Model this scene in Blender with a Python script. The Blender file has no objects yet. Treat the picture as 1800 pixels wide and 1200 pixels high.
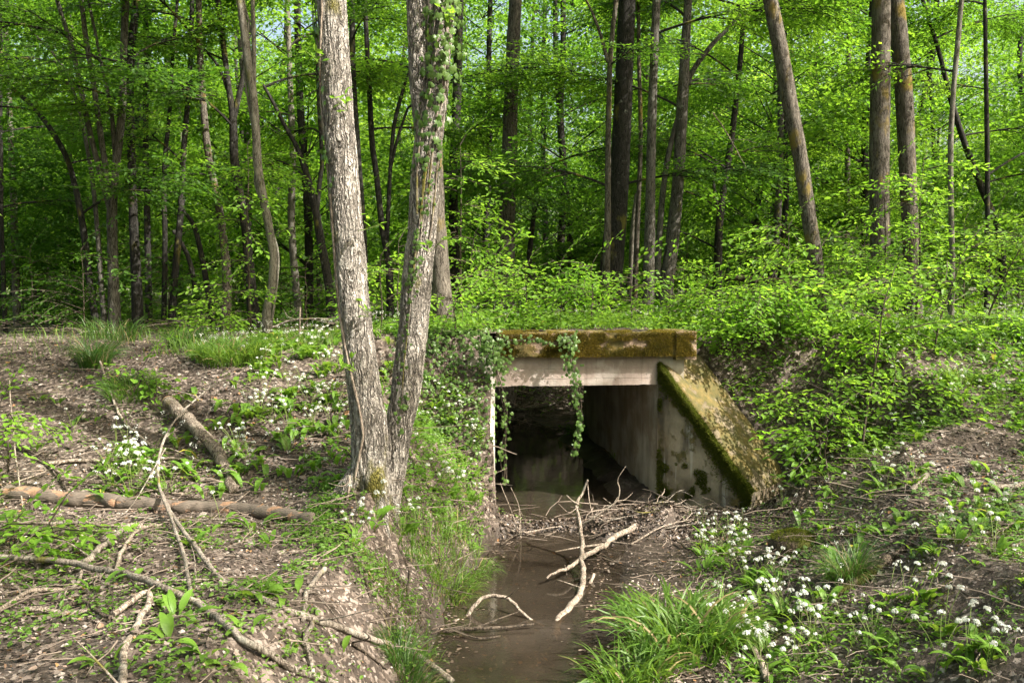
import bpy, math
import numpy as np
from mathutils import Vector, Matrix

C = bpy.context.scene.collection
sc = bpy.context.scene
R = math.radians
rng = np.random.default_rng(11)

# ------------------------------------------------------------------ camera
EYE = 2.5
PITCH = R(3.81)
FPX = 1500.0
cam_d = bpy.data.cameras.new('camera')
cam_d.sensor_width = 36; cam_d.lens = 30.0
cam_d.clip_start = 0.05; cam_d.clip_end = 2000
cam_d.dof.use_dof = False
cam = bpy.data.objects.new('camera', cam_d); C.objects.link(cam)
cam.location = (0, 0, EYE); cam.rotation_euler = (R(90) - PITCH, 0, 0)
sc.camera = cam

# ------------------------------------------------------------------ sky and sun
SUN_DIR = Vector((0.92, -0.44, 1.00)).normalized()      # towards the sun
elev = math.asin(SUN_DIR.z); azim = math.atan2(SUN_DIR.x, SUN_DIR.y)
w = bpy.data.worlds.new("World"); sc.world = w; w.use_nodes = True
nt = w.node_tree
sky = nt.nodes.new('ShaderNodeTexSky'); sky.sky_type = 'NISHITA'; sky.sun_disc = False
sky.sun_elevation = elev; sky.sun_rotation = azim; sky.air_density = 1.3; sky.dust_density = 8.0; sky.ozone_density = 0.6
bg = nt.nodes['Background']; bg.inputs[1].default_value = 0.125
nt.links.new(sky.outputs[0], bg.inputs[0])
sd = bpy.data.lights.new('sun', 'SUN'); sd.energy = 5.0; sd.angle = R(0.53); sd.color = (1.0, 0.94, 0.86)
so = bpy.data.objects.new('sun', sd); C.objects.link(so)
so.rotation_euler = SUN_DIR.to_track_quat('Z', 'Y').to_euler()
so.location = (10, -10, 30)
sc.view_settings.view_transform = 'Standard'; sc.view_settings.look = 'None'
sc.view_settings.exposure = 1.65; sc.view_settings.gamma = 1.0
sc.render.engine = 'CYCLES'
cy = sc.cycles
cy.max_bounces = 7; cy.diffuse_bounces = 4; cy.glossy_bounces = 3; cy.transmission_bounces = 5; cy.transparent_max_bounces = 8
cy.use_denoising = True; cy.denoising_input_passes = 'RGB_ALBEDO_NORMAL'; cy.denoising_prefilter = 'ACCURATE'; cy.sample_clamp_indirect = 6.0; cy.caustics_reflective = False; cy.caustics_refractive = False

# ------------------------------------------------------------------ picture <-> place
_cp, _sp = math.cos(PITCH), math.sin(PITCH)
def ray(px, py):
    rx, ru = (px - 900) / FPX, (600 - py) / FPX
    return np.array([rx, _cp + ru * _sp, -_sp + ru * _cp])
def at(px, py, Y):
    d = ray(px, py); return np.array([0, 0, EYE]) + d * (Y / d[1])
def topx(p):
    x, y, z = p[0], p[1], p[2] - EYE
    f = y * _cp - z * _sp; u = y * _sp + z * _cp
    return 900 + FPX * x / f, 600 - FPX * u / f

# ------------------------------------------------------------------ noise
def _h(ix, iy, iz):
    n = (ix.astype(np.int64) * 374761393 + iy.astype(np.int64) * 668265263 + iz.astype(np.int64) * 2147483647 * 3 + 1274126177) & 0xffffffff
    n = ((n ^ (n >> 13)) * 1274126177) & 0xffffffff
    n = (n ^ (n >> 16)) & 0xffffffff
    return n / 4294967295.0
def vn(x, y, z=None):
    x = np.asarray(x, float); y = np.asarray(y, float)
    z = np.zeros_like(x) if z is None else np.asarray(z, float)
    xi, yi, zi = np.floor(x), np.floor(y), np.floor(z)
    fx, fy, fz = x - xi, y - yi, z - zi
    fx, fy, fz = [t * t * (3 - 2 * t) for t in (fx, fy, fz)]
    r = 0
    for a in (0, 1):
        for b in (0, 1):
            for c in (0, 1):
                wt = (fx if a else 1 - fx) * (fy if b else 1 - fy) * (fz if c else 1 - fz)
                r = r + wt * _h(xi + a, yi + b, zi + c)
    return r * 2 - 1
def fbm(x, y, z=None, o=4):
    s = 0; a = 1.0; f = 1.0; t = 0
    for i in range(o):
        s = s + a * vn(np.asarray(x) * f + 17 * i, np.asarray(y) * f + 5 * i, None if z is None else np.asarray(z) * f)
        t += a; a *= .5; f *= 2.03
    return s / t
def sm(a, b, x):
    t = np.clip((np.asarray(x, float) - a) / (b - a), 0, 1); return t * t * (3 - 2 * t)

# ------------------------------------------------------------------ terrain
CU = np.array([0.9936, 0.113]); CV = np.array([-0.113, 0.9936]); C0 = np.array([-0.19, 9.42])   # culvert frame
CW = 1.86; CL = 4.3
WC = C0 + CU * CW; WD = np.array([.77, -.64]); WP = np.array([.64, .77])                       # right wing wall
def cxf(y): return np.interp(y, [-60, -30, -8, 0, 5.4, 6.8, 8.1, 9.3, 13.8, 15.5, 18, 22, 30, 60], [-9, -4, -1, -.35, .03, .12, .42, .74, .22, -.25, -1.6, -4, -6, -14])
def hwf(y): return np.interp(y, [0, 5.4, 6.8, 8.1, 9.3, 13.8, 16], [.6, .55, .62, .52, .92, .92, .8])
def H(x, y):
    x = np.asarray(x, float); y = np.asarray(y, float)
    dl = cxf(y) - hwf(y) - x + .07 * fbm(x * 2, y * 2)
    dr = x - cxf(y) - hwf(y) + .10 * fbm(x * 2 + 9, y * 2)
    Ll = np.interp(y, [-20, 0, 3.5, 5, 6.5, 7.5, 8.3, 9, 10, 13.5, 16, 22, 60], [1.1, .95, .88, .76, .75, 1.08, 1.46, 1.69, 1.78, 1.74, 1.50, 1.45, 1.5]) + .17 * sm(-2.8, -1.0, x) * sm(7.8, 9.2, y) * (1 - sm(13.5, 16, y))
    Lr = np.interp(y, [-20, 0, 3.5, 5, 6.5, 7.6, 8.5, 9.3, 10.1, 13.5, 16, 22, 60], [1.1, .95, .9, .78, .78, .98, 1.3, 1.66, 1.88, 1.93, 1.62, 1.5, 1.5])
    cl = np.interp(dl, [0, .12, .38, .6, 1.1, 2, 3], [-.05, .22, .58, .80, 1.3, 2.1, 3])
    steep = np.where((y > 8.55) & (dl > .04), np.clip((y - 8.62) * 2.05, 0, 2.2) , 0)
    cl = np.maximum(cl, np.where(y < 13.6, steep, np.where(dl > .3, 1.9, cl)))
    zl = np.minimum(Ll, cl)
    cr = np.interp(dr, [0, .25, 1.1, 2, 3, 4], [-.05, .04, .09, .5, 1.2, 2.5])
    a = (x - WC[0]) * WD[0] + (y - WC[1]) * WD[1]; b = (x - WC[0]) * WP[0] + (y - WC[1]) * WP[1]
    W = np.where(a < 0, 1.62 - 1.2 * a, np.maximum(1.62 - 1.2 * a, .20))
    capw = np.where((b > .93) | (a > 1.14), W - .04 + 1.75 * np.maximum(0, b - .93) + .55 * np.maximum(0, a - 1.14), 9)
    foot = (b > 0) & (b <= .95) & (a < 1.16)
    wing = np.where(foot & (a > -.06), np.minimum(.12, W - .2), capw)
    u = (x - C0[0]) * CU[0] + (y - C0[1]) * CU[1]; v = (x - C0[0]) * CV[0] + (y - C0[1]) * CV[1]
    cr2 = np.where((v > -.02) & (v < CL), np.where(u > CW + .14, 5., -.1), cr + 3.2 * sm(-1.7, -.02, v) * sm(1.4, 2.1, dr) * (v < CL))
    zr = np.minimum(np.minimum(Lr, cr2), np.where(v < 1.1, wing, 9))
    z = np.where(dl > dr, zl, zr)
    inside = (u > -.14) & (u < CW + .14) & (v > -.02) & (v < CL)
    # debris hump across the stream in front of the culvert
    ymid = 8.52 + .12 * np.sin(x * 3)
    hump = .255 * np.exp(-((y - ymid) / .2) ** 2)
    chan = (dl < 0.02) & (dr < 0.02)
    depth = np.minimum(-dl, -dr)
    z = np.where(chan, -.05 - .13 * sm(0, .3, depth), z)
    z = z + np.where((dl < .3) & (dr < .5), hump, 0)
    mud = sm(.35, .95, x) * sm(8.0, 8.4, y) * (1 - sm(8.9, 9.5, y))
    z = np.maximum(z, np.where((dl < 0) , -.2 + .32 * mud, -9))
    z = np.where(inside, -.16 + .25 * sm(CW - .75, CW - .15, u) + .08 * fbm(x * 3, y * 3), z)
    # bank that closes the view beyond the culvert
    far = sm(15.0, 17.2, y) * (dr > -.25) * sm(-.3, .3, dr)
    z = np.where((y > 14.6) & (dr > -.2), np.maximum(z, far * 1.5), z)
    rough = np.where(inside, 0, 1) * np.clip(np.abs(z + .04) * 3, .2, 1)
    z = z + rough * (.05 * fbm(x * 1.1, y * 1.1 + 3) + .035 * fbm(x * 4, y * 4 + 3, o=3)) 
    yy = np.clip((y - 22) / 20, 0, 1)
    z = z + yy * .5 * fbm(x * .06, y * .06)
    z = z + .17 * np.exp(-(((x + 1.10) / .45) ** 2 + ((y - 6.5) / .42) ** 2)) * sm(.25, .5, dl)   # soil heaped round the twin tree
    return z
def G(px, py, h=0.0):
    """point of the ground seen at this place of the photograph, lifted by h"""
    d = ray(px, py); t = np.linspace(2.2, 60, 6000)
    P = np.array([0, 0, EYE])[None] + d[None] * t[:, None]
    g = H(P[:, 0], P[:, 1]); k = np.nonzero(P[:, 2] < np.maximum(g, 0.0))[0]
    p = P[k[0]] if len(k) else P[-1]
    return np.array([p[0], p[1], max(float(H(p[0], p[1])), 0) + h])
def onground(x, y, h=0.0): return np.array([x, y, float(H(x, y)) + h])

# ------------------------------------------------------------------ mesh building
class MB:
    def __init__(s): s.v = []; s.l = []; s.n = []; s.m = []; s.k = 0
    def add(s, verts, faces, mat=0):
        """faces: int array (F,3|4) or list of lists"""
        verts = np.asarray(verts, float)
        if isinstance(faces, np.ndarray):
            s.l.append((faces + s.k).ravel()); s.n.append(np.full(len(faces), faces.shape[1])); nf = len(faces)
        else:
            for f in faces: s.l.append(np.array(f) + s.k); s.n.append(np.array([len(f)]))
            nf = len(faces)
        s.m.append(np.full(nf, mat)); s.v.append(verts); s.k += len(verts)
    def inst(s, tv, tf, M, T, mat=0):
        """many copies of a template: M (k,3,3) matrices that include scale, T (k,3)"""
        k = len(T)
        if k == 0: return
        V = np.einsum('kij,nj->kni', M, tv) + T[:, None, :]
        F = (tf[None] + (np.arange(k) * len(tv))[:, None, None]).reshape(-1, tf.shape[1])
        s.add(V.reshape(-1, 3), F, mat)
    def mesh(s, name, mats, smooth=True):
        me = bpy.data.meshes.new(name)
        V = np.concatenate(s.v); L = np.concatenate(s.l).astype(np.int32); N = np.concatenate(s.n).astype(np.int32); M = np.concatenate(s.m).astype(np.int32)
        me.vertices.add(len(V)); me.vertices.foreach_set('co', V.astype(np.float32).ravel())
        me.loops.add(len(L)); me.loops.foreach_set('vertex_index', L)
        me.polygons.add(len(N)); st = np.zeros(len(N), np.int32); st[1:] = np.cumsum(N)[:-1]
        me.polygons.foreach_set('loop_start', st); me.polygons.foreach_set('loop_total', N)
        me.polygons.foreach_set('material_index', M)
        me.polygons.foreach_set('use_smooth', np.full(len(N), smooth))
        for m in (mats if isinstance(mats, (list, tuple)) else [mats]): me.materials.append(m)
        me.update(calc_edges=True); return me
    def obj(s, name, mats, parent=None, smooth=True):
        return link(name, s.mesh(name, mats, smooth), parent)
def link(name, me, parent=None, loc=None, rz=None):
    o = bpy.data.objects.new(name, me); C.objects.link(o)
    if parent is not None: o.parent = parent
    if loc is not None: o.location = loc
    if rz is not None: o.rotation_euler = (0, 0, rz)
    return o
def tag(o, label, cat, group=None, kind=None):
    if label: o['label'] = label
    if cat: o['category'] = cat
    if group: o['group'] = group
    if kind: o['kind'] = kind
    return o
def thing(name, label, cat, loc=(0, 0, 0), rz=0, group=None):
    o = bpy.data.objects.new(name, None); o.empty_display_size = .2; C.objects.link(o)
    o.location = [float(c) for c in loc]; o.rotation_euler = (0, 0, rz)
    return tag(o, label, cat, group)

def rotz(a):
    a = np.atleast_1d(a); c, s_ = np.cos(a), np.sin(a); o = np.zeros_like(a); i = np.ones_like(a)
    return np.stack([np.stack([c, -s_, o], -1), np.stack([s_, c, o], -1), np.stack([o, o, i], -1)], -2)
def roty(a):
    a = np.atleast_1d(a); c, s_ = np.cos(a), np.sin(a); o = np.zeros_like(a); i = np.ones_like(a)
    return np.stack([np.stack([c, o, s_], -1), np.stack([o, i, o], -1), np.stack([-s_, o, c], -1)], -2)
def rotx(a):
    a = np.atleast_1d(a); c, s_ = np.cos(a), np.sin(a); o = np.zeros_like(a); i = np.ones_like(a)
    return np.stack([np.stack([i, o, o], -1), np.stack([o, c, -s_], -1), np.stack([o, s_, c], -1)], -2)
def basis(fwd, up=(0, 0, 1)):
    """rows of frames with x along fwd and z near up: (k,3,3) columns x,y,z"""
    f = np.atleast_2d(fwd).astype(float); f = f / np.linalg.norm(f, axis=1, keepdims=True)
    u = np.broadcast_to(np.asarray(up, float), f.shape); y = np.cross(u, f); n = np.linalg.norm(y, axis=1, keepdims=True)
    y = np.where(n < 1e-4, np.array([0, 1., 0]), y / np.maximum(n, 1e-6)); z = np.cross(f, y)
    return np.stack([f, y, z], -1)

def smooth_path(P, n):
    """Catmull-Rom through the points"""
    P = np.asarray(P, float)
    if len(P) == 2: return P[0] + (P[1] - P[0]) * np.linspace(0, 1, n)[:, None]
    Q = np.vstack([2 * P[0] - P[1], P, 2 * P[-1] - P[-2]])
    t = np.linspace(0, len(P) - 1 - 1e-6, n); i = t.astype(int); f = (t - i)[:, None]
    a, b, c, d = Q[i], Q[i + 1], Q[i + 2], Q[i + 3]
    return .5 * ((2 * b) + (-a + c) * f + (2 * a - 5 * b + 4 * c - d) * f ** 2 + (-a + 3 * b - 3 * c + d) * f ** 3)
def tube(mb, P, rad, sides=8, mat=0, cap=True, bump=0.0, bf=6.0, seed=0.0):
    P = np.asarray(P, float); n = len(P); rad = np.broadcast_to(np.asarray(rad, float), (n,))
    T = np.gradient(P, axis=0); T /= np.maximum(np.linalg.norm(T, axis=1, keepdims=True), 1e-9)
    ref = np.array([0, 0, 1.]) if abs(T[0][2]) < .8 else np.array([1., 0, 0])
    A = np.zeros((n, 3)); a = ref - T[0] * (ref @ T[0]); A[0] = a / np.linalg.norm(a)
    for i in range(1, n):
        a = A[i - 1] - T[i] * (A[i - 1] @ T[i]); A[i] = a / max(np.linalg.norm(a), 1e-9)
    B = np.cross(T, A)
    th = np.arange(sides) / sides * 2 * math.pi
    D = A[:, None] * np.cos(th)[None, :, None] + B[:, None] * np.sin(th)[None, :, None]
    r = rad[:, None] * np.ones((1, sides))
    if bump:
        Q = P[:, None] + D * rad[:, None, None]
        r = r * (1 + bump * fbm(Q[..., 0] * bf + seed, Q[..., 1] * bf, Q[..., 2] * bf, o=3))
    V = (P[:, None] + D * r[..., None]).reshape(-1, 3)
    i = np.arange(n - 1)[:, None] * sides; j = np.arange(sides)[None]; k = (j + 1) % sides
    F = np.stack([i + j, i + k, i + sides + k, i + sides + j], -1).reshape(-1, 4)
    mb.add(V, F, mat)
    if cap:
        for e, s_ in ((0, -1), (n - 1, 1)):
            c = P[e] + T[e] * rad[e] * .15 * s_
            o = e * sides
            V2 = np.vstack([V[o:o + sides], c]); jj = np.arange(sides); kk = (jj + 1) % sides
            F2 = np.stack([jj, kk, np.full(sides, sides)], -1) if s_ > 0 else np.stack([kk, jj, np.full(sides, sides)], -1)
            mb.add(V2, F2, mat)
def box(mb, o, ex, ey, ez, nx=1, ny=1, nz=1, mat=0):
    """a box from corner o along three edge vectors, each face a grid"""
    o, ex, ey, ez = [np.asarray(t, float) for t in (o, ex, ey, ez)]
    def grid(p, a, b, na, nb):
        s_, t = np.meshgrid(np.linspace(0, 1, na + 1), np.linspace(0, 1, nb + 1), indexing='ij')
        V = p + s_.reshape(-1, 1) * a + t.reshape(-1, 1) * b
        i, j = np.meshgrid(np.arange(na), np.arange(nb), indexing='ij'); q = (i * (nb + 1) + j).ravel()
        mb.add(V, np.stack([q, q + nb + 1, q + nb + 2, q + 1], -1), mat)
    grid(o, ey, ex, ny, nx); grid(o + ez, ex, ey, nx, ny)
    grid(o, ex, ez, nx, nz); grid(o + ey, ez, ex, nz, nx)
    grid(o, ez, ey, nz, ny); grid(o + ex, ey, ez, ny, nz)
# ------------------------------------------------------------------ materials
class NT:
    def __init__(s, name):
        s.m = bpy.data.materials.new(name); s.m.use_nodes = True; s.t = s.m.node_tree
        for n in list(s.t.nodes): s.t.nodes.remove(n)
        s.out = s.n('OutputMaterial')
    def n(s, t, **kw):
        o = s.t.nodes.new('ShaderNode' + t)
        for k, v in kw.items(): setattr(o, k, v)
        return o
    def L(s, a, b): s.t.links.new(a, b)
    def set(s, sock, v):
        if isinstance(v, bpy.types.NodeSocket): s.L(v, sock)
        elif v is not None: sock.default_value = v
    def coord(s, kind='Object'): return s.n('TexCoord').outputs[kind]
    def pos(s): return s.n('NewGeometry').outputs['Position']
    def map(s, v, sc=(1, 1, 1), loc=(0, 0, 0)):
        o = s.n('Mapping'); s.L(v, o.inputs[0]); o.inputs['Scale'].default_value = sc; o.inputs['Location'].default_value = loc; return o.outputs[0]
    def noise(s, v, scale, detail=4, rough=.55, dist=0):
        o = s.n('TexNoise'); s.L(v, o.inputs['Vector']); o.inputs['Scale'].default_value = scale; o.inputs['Detail'].default_value = detail
        o.inputs['Roughness'].default_value = rough; o.inputs['Distortion'].default_value = dist; return o.outputs['Fac']
    def noisec(s, v, scale, detail=3):
        o = s.n('TexNoise'); s.L(v, o.inputs['Vector']); o.inputs['Scale'].default_value = scale; o.inputs['Detail'].default_value = detail; return o.outputs['Color']
    def vor(s, v, scale, feature='F1', out='Distance', rand=1.0):
        o = s.n('TexVoronoi', feature=feature); s.L(v, o.inputs['Vector']); o.inputs['Scale'].default_value = scale; o.inputs['Randomness'].default_value = rand; return o.outputs[out]
    def math(s, op, a, b=None, c=None, clamp=False):
        o = s.n('Math', operation=op, use_clamp=clamp); s.set(o.inputs[0], a)
        if b is not None: s.set(o.inputs[1], b)
        if c is not None: s.set(o.inputs[2], c)
        return o.outputs[0]
    def vmath(s, op, a, b=None):
        o = s.n('VectorMath', operation=op); s.set(o.inputs[0], a)
        if b is not None: s.set(o.inputs[1], b)
        return o.outputs[0]
    def ramp(s, f, stops, interp='LINEAR'):
        o = s.n('ValToRGB'); s.L(f, o.inputs[0]); e = o.color_ramp; e.interpolation = interp
        while len(e.elements) < len(stops): e.elements.new(.5)
        for el, (p, c) in zip(e.elements, stops):
            el.position = p; el.color = (*c, 1) if len(c) == 3 else c
        return o.outputs[0]
    def step(s, f, a, b): 
        o = s.n('MapRange', interpolation_type='SMOOTHSTEP'); s.L(f, o.inputs[0]); o.inputs[1].default_value = a; o.inputs[2].default_value = b; return o.outputs[0]
    def mix(s, f, a, b, mode='MIX'):
        o = s.n('Mix', data_type='RGBA', blend_type=mode); s.set(o.inputs[0], f)
        for i, v in ((6, a), (7, b)): s.set(o.inputs[i], (*v, 1) if isinstance(v, tuple) and len(v) == 3 else v)
        return o.outputs[2]
    def xyz(s, v):
        o = s.n('SeparateXYZ'); s.L(v, o.inputs[0]); return o.outputs
    def island(s): return s.n('NewGeometry').outputs['Random Per Island']
    def bump(s, h, strength=.5, dist=.01, normal=None):
        o = s.n('Bump'); s.L(h, o.inputs['Height']); o.inputs['Strength'].default_value = strength; o.inputs['Distance'].default_value = dist
        if normal is not None: s.L(normal, o.inputs['Normal'])
        return o.outputs[0]
    def bsdf(s, col, rough=.8, spec=.3, normal=None, **kw):
        o = s.n('BsdfPrincipled'); s.set(o.inputs['Base Color'], (*col, 1) if isinstance(col, tuple) and len(col) == 3 else col)
        s.set(o.inputs['Roughness'], rough); o.inputs['Specular IOR Level'].default_value = spec
        if normal is not None: s.L(normal, o.inputs['Normal'])
        for k, v in kw.items(): s.set(o.inputs[k], v)
        return o.outputs[0]
    def fin(s, sh, disp=None, dscale=.01, mid=.5):
        s.L(sh, s.out.inputs['Surface'])
        if disp is not None:
            d = s.n('Displacement'); s.L(disp, d.inputs['Height']); d.inputs['Scale'].default_value = dscale; d.inputs['Midlevel'].default_value = mid
            s.L(d.outputs[0], s.out.inputs['Displacement']); s.m.displacement_method = 'BOTH'
        return s.m

def leafmat(name, a, b, ta, tb, trans=.45, rough=.5, spec=.2, odd=None, pscale=.7):
    t = NT(name); r = t.island()
    ps = t.noise(t.pos(), pscale, 3); f = t.math('ADD', t.math('MULTIPLY', r, .5), t.math('MULTIPLY', t.math('SUBTRACT', ps, .32), 1.5), clamp=True)
    c1 = t.mix(f, a, b); c2 = t.mix(f, ta, tb)
    if odd:
        g = t.math('GREATER_THAN', t.math('FRACT', t.math('MULTIPLY', r, 37.7)), odd[0])
        c1 = t.mix(g, c1, odd[1]); c2 = t.mix(g, c2, odd[1])
    s1 = t.bsdf(c1, rough, spec)
    tr = t.n('BsdfTranslucent'); t.L(c2, tr.inputs[0])
    mx = t.n('MixShader'); mx.inputs[0].default_value = trans; t.L(s1, mx.inputs[1]); t.L(tr.outputs[0], mx.inputs[2])
    return t.fin(mx.outputs[0])

M = {}
M['leaf'] = leafmat('beech_leaf', (.038, .096, .012), (.095, .178, .022), (.14, .34, .018), (.31, .52, .035), .50)
M['leaf_shaded'] = leafmat('shaded_hornbeam_leaf', (.022, .062, .009), (.058, .122, .016), (.08, .22, .012), (.19, .38, .025), .45)  # darker leaf copy: shade under the canopy put into the colour
M['leaf_sunlit'] = leafmat('sunlit_far_leaf', (.070, .145, .020), (.14, .23, .035), (.24, .47, .03), (.43, .62, .06), .55)  # brighter leaf copy: sunlit gaps of the far wood put into the colour
M['leaf_young'] = leafmat('young_leaf', (.075, .170, .016), (.15, .27, .030), (.20, .46, .02), (.40, .62, .06), .5)
M['ivy'] = leafmat('ivy_leaf', (.030, .070, .014), (.085, .145, .030), (.06, .16, .02), (.15, .28, .03), .22, .38, .25)
M['grass'] = leafmat('grass_blade', (.050, .120, .015), (.120, .200, .030), (.12, .28, .02), (.30, .42, .05), .4, .45, .3, odd=(.93, (.28, .22, .10, 1)))
M['grass_dark'] = leafmat('sedge_blade', (.025, .075, .015), (.070, .130, .025), (.06, .18, .02), (.15, .27, .03), .35, .4, .3, odd=(.9, (.22, .18, .09, 1)))
M['garlic'] = leafmat('garlic_leaf', (.065, .145, .018), (.13, .24, .030), (.16, .36, .02), (.34, .50, .05), .4, .42, .28, odd=(.992, (.36, .32, .05, 1)))
M['herb'] = leafmat('herb_leaf', (.055, .125, .018), (.12, .21, .035), (.16, .36, .02), (.32, .50, .05), .4)
M['mossf'] = leafmat('moss_frond', (.042, .044, .011), (.18, .130, .022), (.14, .13, .01), (.34, .25, .03), .3, .8, .1, pscale=5.)
M['mossg'] = leafmat('moss_green', (.045, .060, .008), (.11, .115, .015), (.08, .12, .01), (.2, .24, .03), .3, .8, .1)

def petal():
    t = NT('white_petal'); s1 = t.bsdf((.66, .67, .62), .55, .2)
    tr = t.n('BsdfTranslucent'); tr.inputs[0].default_value = (.8, .82, .74, 1)
    mx = t.n('MixShader'); mx.inputs[0].default_value = .35; t.L(s1, mx.inputs[1]); t.L(tr.outputs[0], mx.inputs[2]); return t.fin(mx.outputs[0])
M['petal'] = petal()
def deadleaf():
    t = NT('dead_leaf'); r = t.island()
    c = t.ramp(r, [(0, (.038, .029, .023)), (.38, (.085, .065, .051)), (.65, (.155, .124, .100)), (.84, (.25, .210, .178)), (.94, (.38, .32, .275)), (.97, (.26, .13, .06)), (1, (.42, .24, .09))])
    n = t.noise(t.pos(), 60, 3); c = t.mix(t.math('MULTIPLY', n, .45), c, (.07, .05, .04))
    s1 = t.bsdf(c, .62, .3); tr = t.n('BsdfTranslucent'); t.L(c, tr.inputs[0])
    mx = t.n('MixShader'); mx.inputs[0].default_value = .18; t.L(s1, mx.inputs[1]); t.L(tr.outputs[0], mx.inputs[2]); return t.fin(mx.outputs[0])
M['deadleaf'] = deadleaf()
def wetleaf():
    t = NT('wet_leaf'); c = t.ramp(t.island(), [(0, (.02, .014, .010)), (.5, (.055, .038, .027)), (.85, (.12, .088, .065)), (1, (.26, .20, .15))]); return t.fin(t.bsdf(c, .45, .4))
M['wetleaf'] = wetleaf()

def bark(name, light, dark, sc=1.0, amp=.012, moss=0.0, lichen=0.0, disp=False, strength=.9, mosscol=(.075, .068, .016), zfall=None, stretch=.22, ridged=True):
    t = NT(name); v = t.coord('Object')
    wv = t.vmath('ADD', v, t.vmath('MULTIPLY', t.vmath('SUBTRACT', t.noisec(v, 7 * sc), (.5, .5, .5)), (.07 / sc, .07 / sc, .16 / sc)))
    mv = t.map(wv, (1, 1, stretch))
    if ridged:
        nr = t.noise(t.map(wv, (1, 1, .11)), 26 * sc, 2.5, .5); a1 = t.math('ABSOLUTE', t.math('SUBTRACT', nr, .5))
        nr2 = t.noise(t.map(wv, (1, 1, .20), (3, 1, 5)), 44 * sc, 2, .5); a2 = t.math('ABSOLUTE', t.math('SUBTRACT', nr2, .5))
        cr_ = t.vor(t.map(wv, (1, 1, .5)), 34 * sc, 'DISTANCE_TO_EDGE')
        e2 = t.math('MULTIPLY', t.step(a1, .0, .075), t.math('ADD', t.math('MULTIPLY', t.step(a2, .0, .06), .55), .45)); e2 = t.math('MULTIPLY', e2, t.math('ADD', t.math('MULTIPLY', t.step(cr_, .0, .09), .35), .65))
    else:
        e = t.vor(mv, 26 * sc, 'DISTANCE_TO_EDGE'); e2 = t.step(e, .015, .20)
    fine = t.noise(t.map(v, (1, 1, .4)), 90 * sc, 5, .65)
    big = t.noise(t.map(v, (1, 1, .35)), 9 * sc, 4)
    h = t.math('ADD', t.math('MULTIPLY', e2, .75), t.math('MULTIPLY', fine, .3)); h = t.math('ADD', h, t.math('MULTIPLY', big, .35))
    c = t.ramp(e2, [(0, tuple(x * .35 for x in dark)), (.35, dark), (1, light)])
    c = t.mix(t.step(fine, .3, .75), c, t.mix(.5, c, tuple(x * .45 for x in dark)))
    c = t.mix(t.math('MULTIPLY', t.step(big, .45, .75), .5), c, tuple(x * 1.25 for x in light))
    kn = t.step(t.noise(t.map(v, (1, 1, .7)), 2.6, 3), .58, .66); c = t.mix(t.math('MULTIPLY', kn, .6), c, tuple(x * .8 for x in dark))
    if lichen:
        lf = t.step(t.noise(v, 9, 6, .7), .60 - .10 * lichen, .72); c = t.mix(t.math('MULTIPLY', lf, .45), c, (.30, .315, .26))
    if moss:
        mf = t.noise(t.map(v, (1, 1, .5)), 3.2, 5, .6)
        if zfall:
            z = t.xyz(v)[2]; g = t.n('MapRange'); t.L(z, g.inputs[0]); g.inputs[1].default_value = zfall[0]; g.inputs[2].default_value = zfall[1]
            g.inputs[3].default_value = .10; g.inputs[4].default_value = 0.0; mf = t.math('ADD', mf, g.outputs[0])
        mk = t.step(mf, .66 - .2 * moss, .78 - .2 * moss); c = t.mix(mk, c, t.mix(fine, mosscol, tuple(x * 2.1 for x in mosscol)))
    b = t.bump(h, strength, amp)
    return t.fin(t.bsdf(c, .9, .15, b), h if disp else None, amp * 1.0, .6)
M['bark_main'] = bark('fissured_pale_bark', (.385, .355, .315), (.185, .165, .14), 1.0, .011, .34, 0, True, 1.0, zfall=(-.1, 1.4), stretch=.24)
M['bark_grey'] = bark('grey_bark', (.135, .125, .108), (.058, .052, .043), 1.5, .008, .35, .15)
M['bark_brown'] = bark('brown_bark', (.15, .132, .108), (.066, .056, .043), 1.5, .008, .55, .1, mosscol=(.10, .075, .02))
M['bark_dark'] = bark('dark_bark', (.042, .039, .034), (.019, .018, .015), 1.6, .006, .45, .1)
M['bark_pale'] = bark('pale_smooth_bark', (.19, .178, .148), (.10, .09, .07), 1.8, .004, .4, .2, strength=.5)
M['bark_orange'] = bark('orange_peeled_wood', (.46, .27, .12), (.26, .14, .06), 1.2, .006, .2, 0)
M['wood_pale'] = bark('weathered_wood', (.36, .30, .24), (.17, .135, .105), 1.6, .005, .15, .5, strength=.7, stretch=.15)
M['wood_grey'] = bark('grey_branch', (.31, .27, .225), (.14, .115, .09), 1.8, .004, .3, .9, strength=.7)
M['wood_log'] = bark('split_log', (.28, .235, .185), (.11, .085, .062), 1.4, .010, .3, .4, strength=.9)
M['wood_dark'] = bark('wet_wood', (.12, .095, .07), (.05, .04, .03), 1.5, .005, .2, 0)
M['wood_mossy'] = bark('mossy_root', (.13, .10, .07), (.05, .038, .028), 1.6, .01, .75, 0, mosscol=(.045, .048, .010))
def peeled():
    t = NT('peeled_log'); v = t.coord('Object')
    f = t.step(t.noise(t.map(v, (1.6, 3, 3)), 3.2, 5, .6), .56, .60)
    g = t.noise(t.map(v, (1, 9, 9)), 14, 4)
    c = t.mix(f, t.mix(g, (.04, .031, .024), (.17, .14, .112)), t.mix(g, (.16, .09, .05), (.32, .20, .13)))
    h = t.math('ADD', t.math('MULTIPLY', f, -.5), g)
    return t.fin(t.bsdf(c, .8, .2, t.bump(h, .8, .01)))
M['peeled'] = peeled()
def endgrain():
    t = NT('cut_wood'); v = t.coord('Object'); g = t.noise(v, 40, 3); return t.fin(t.bsdf(t.mix(g, (.42, .27, .15), (.66, .48, .32)), .8, .2, t.bump(g, .4, .004)))
M['endgrain'] = endgrain()

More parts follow.
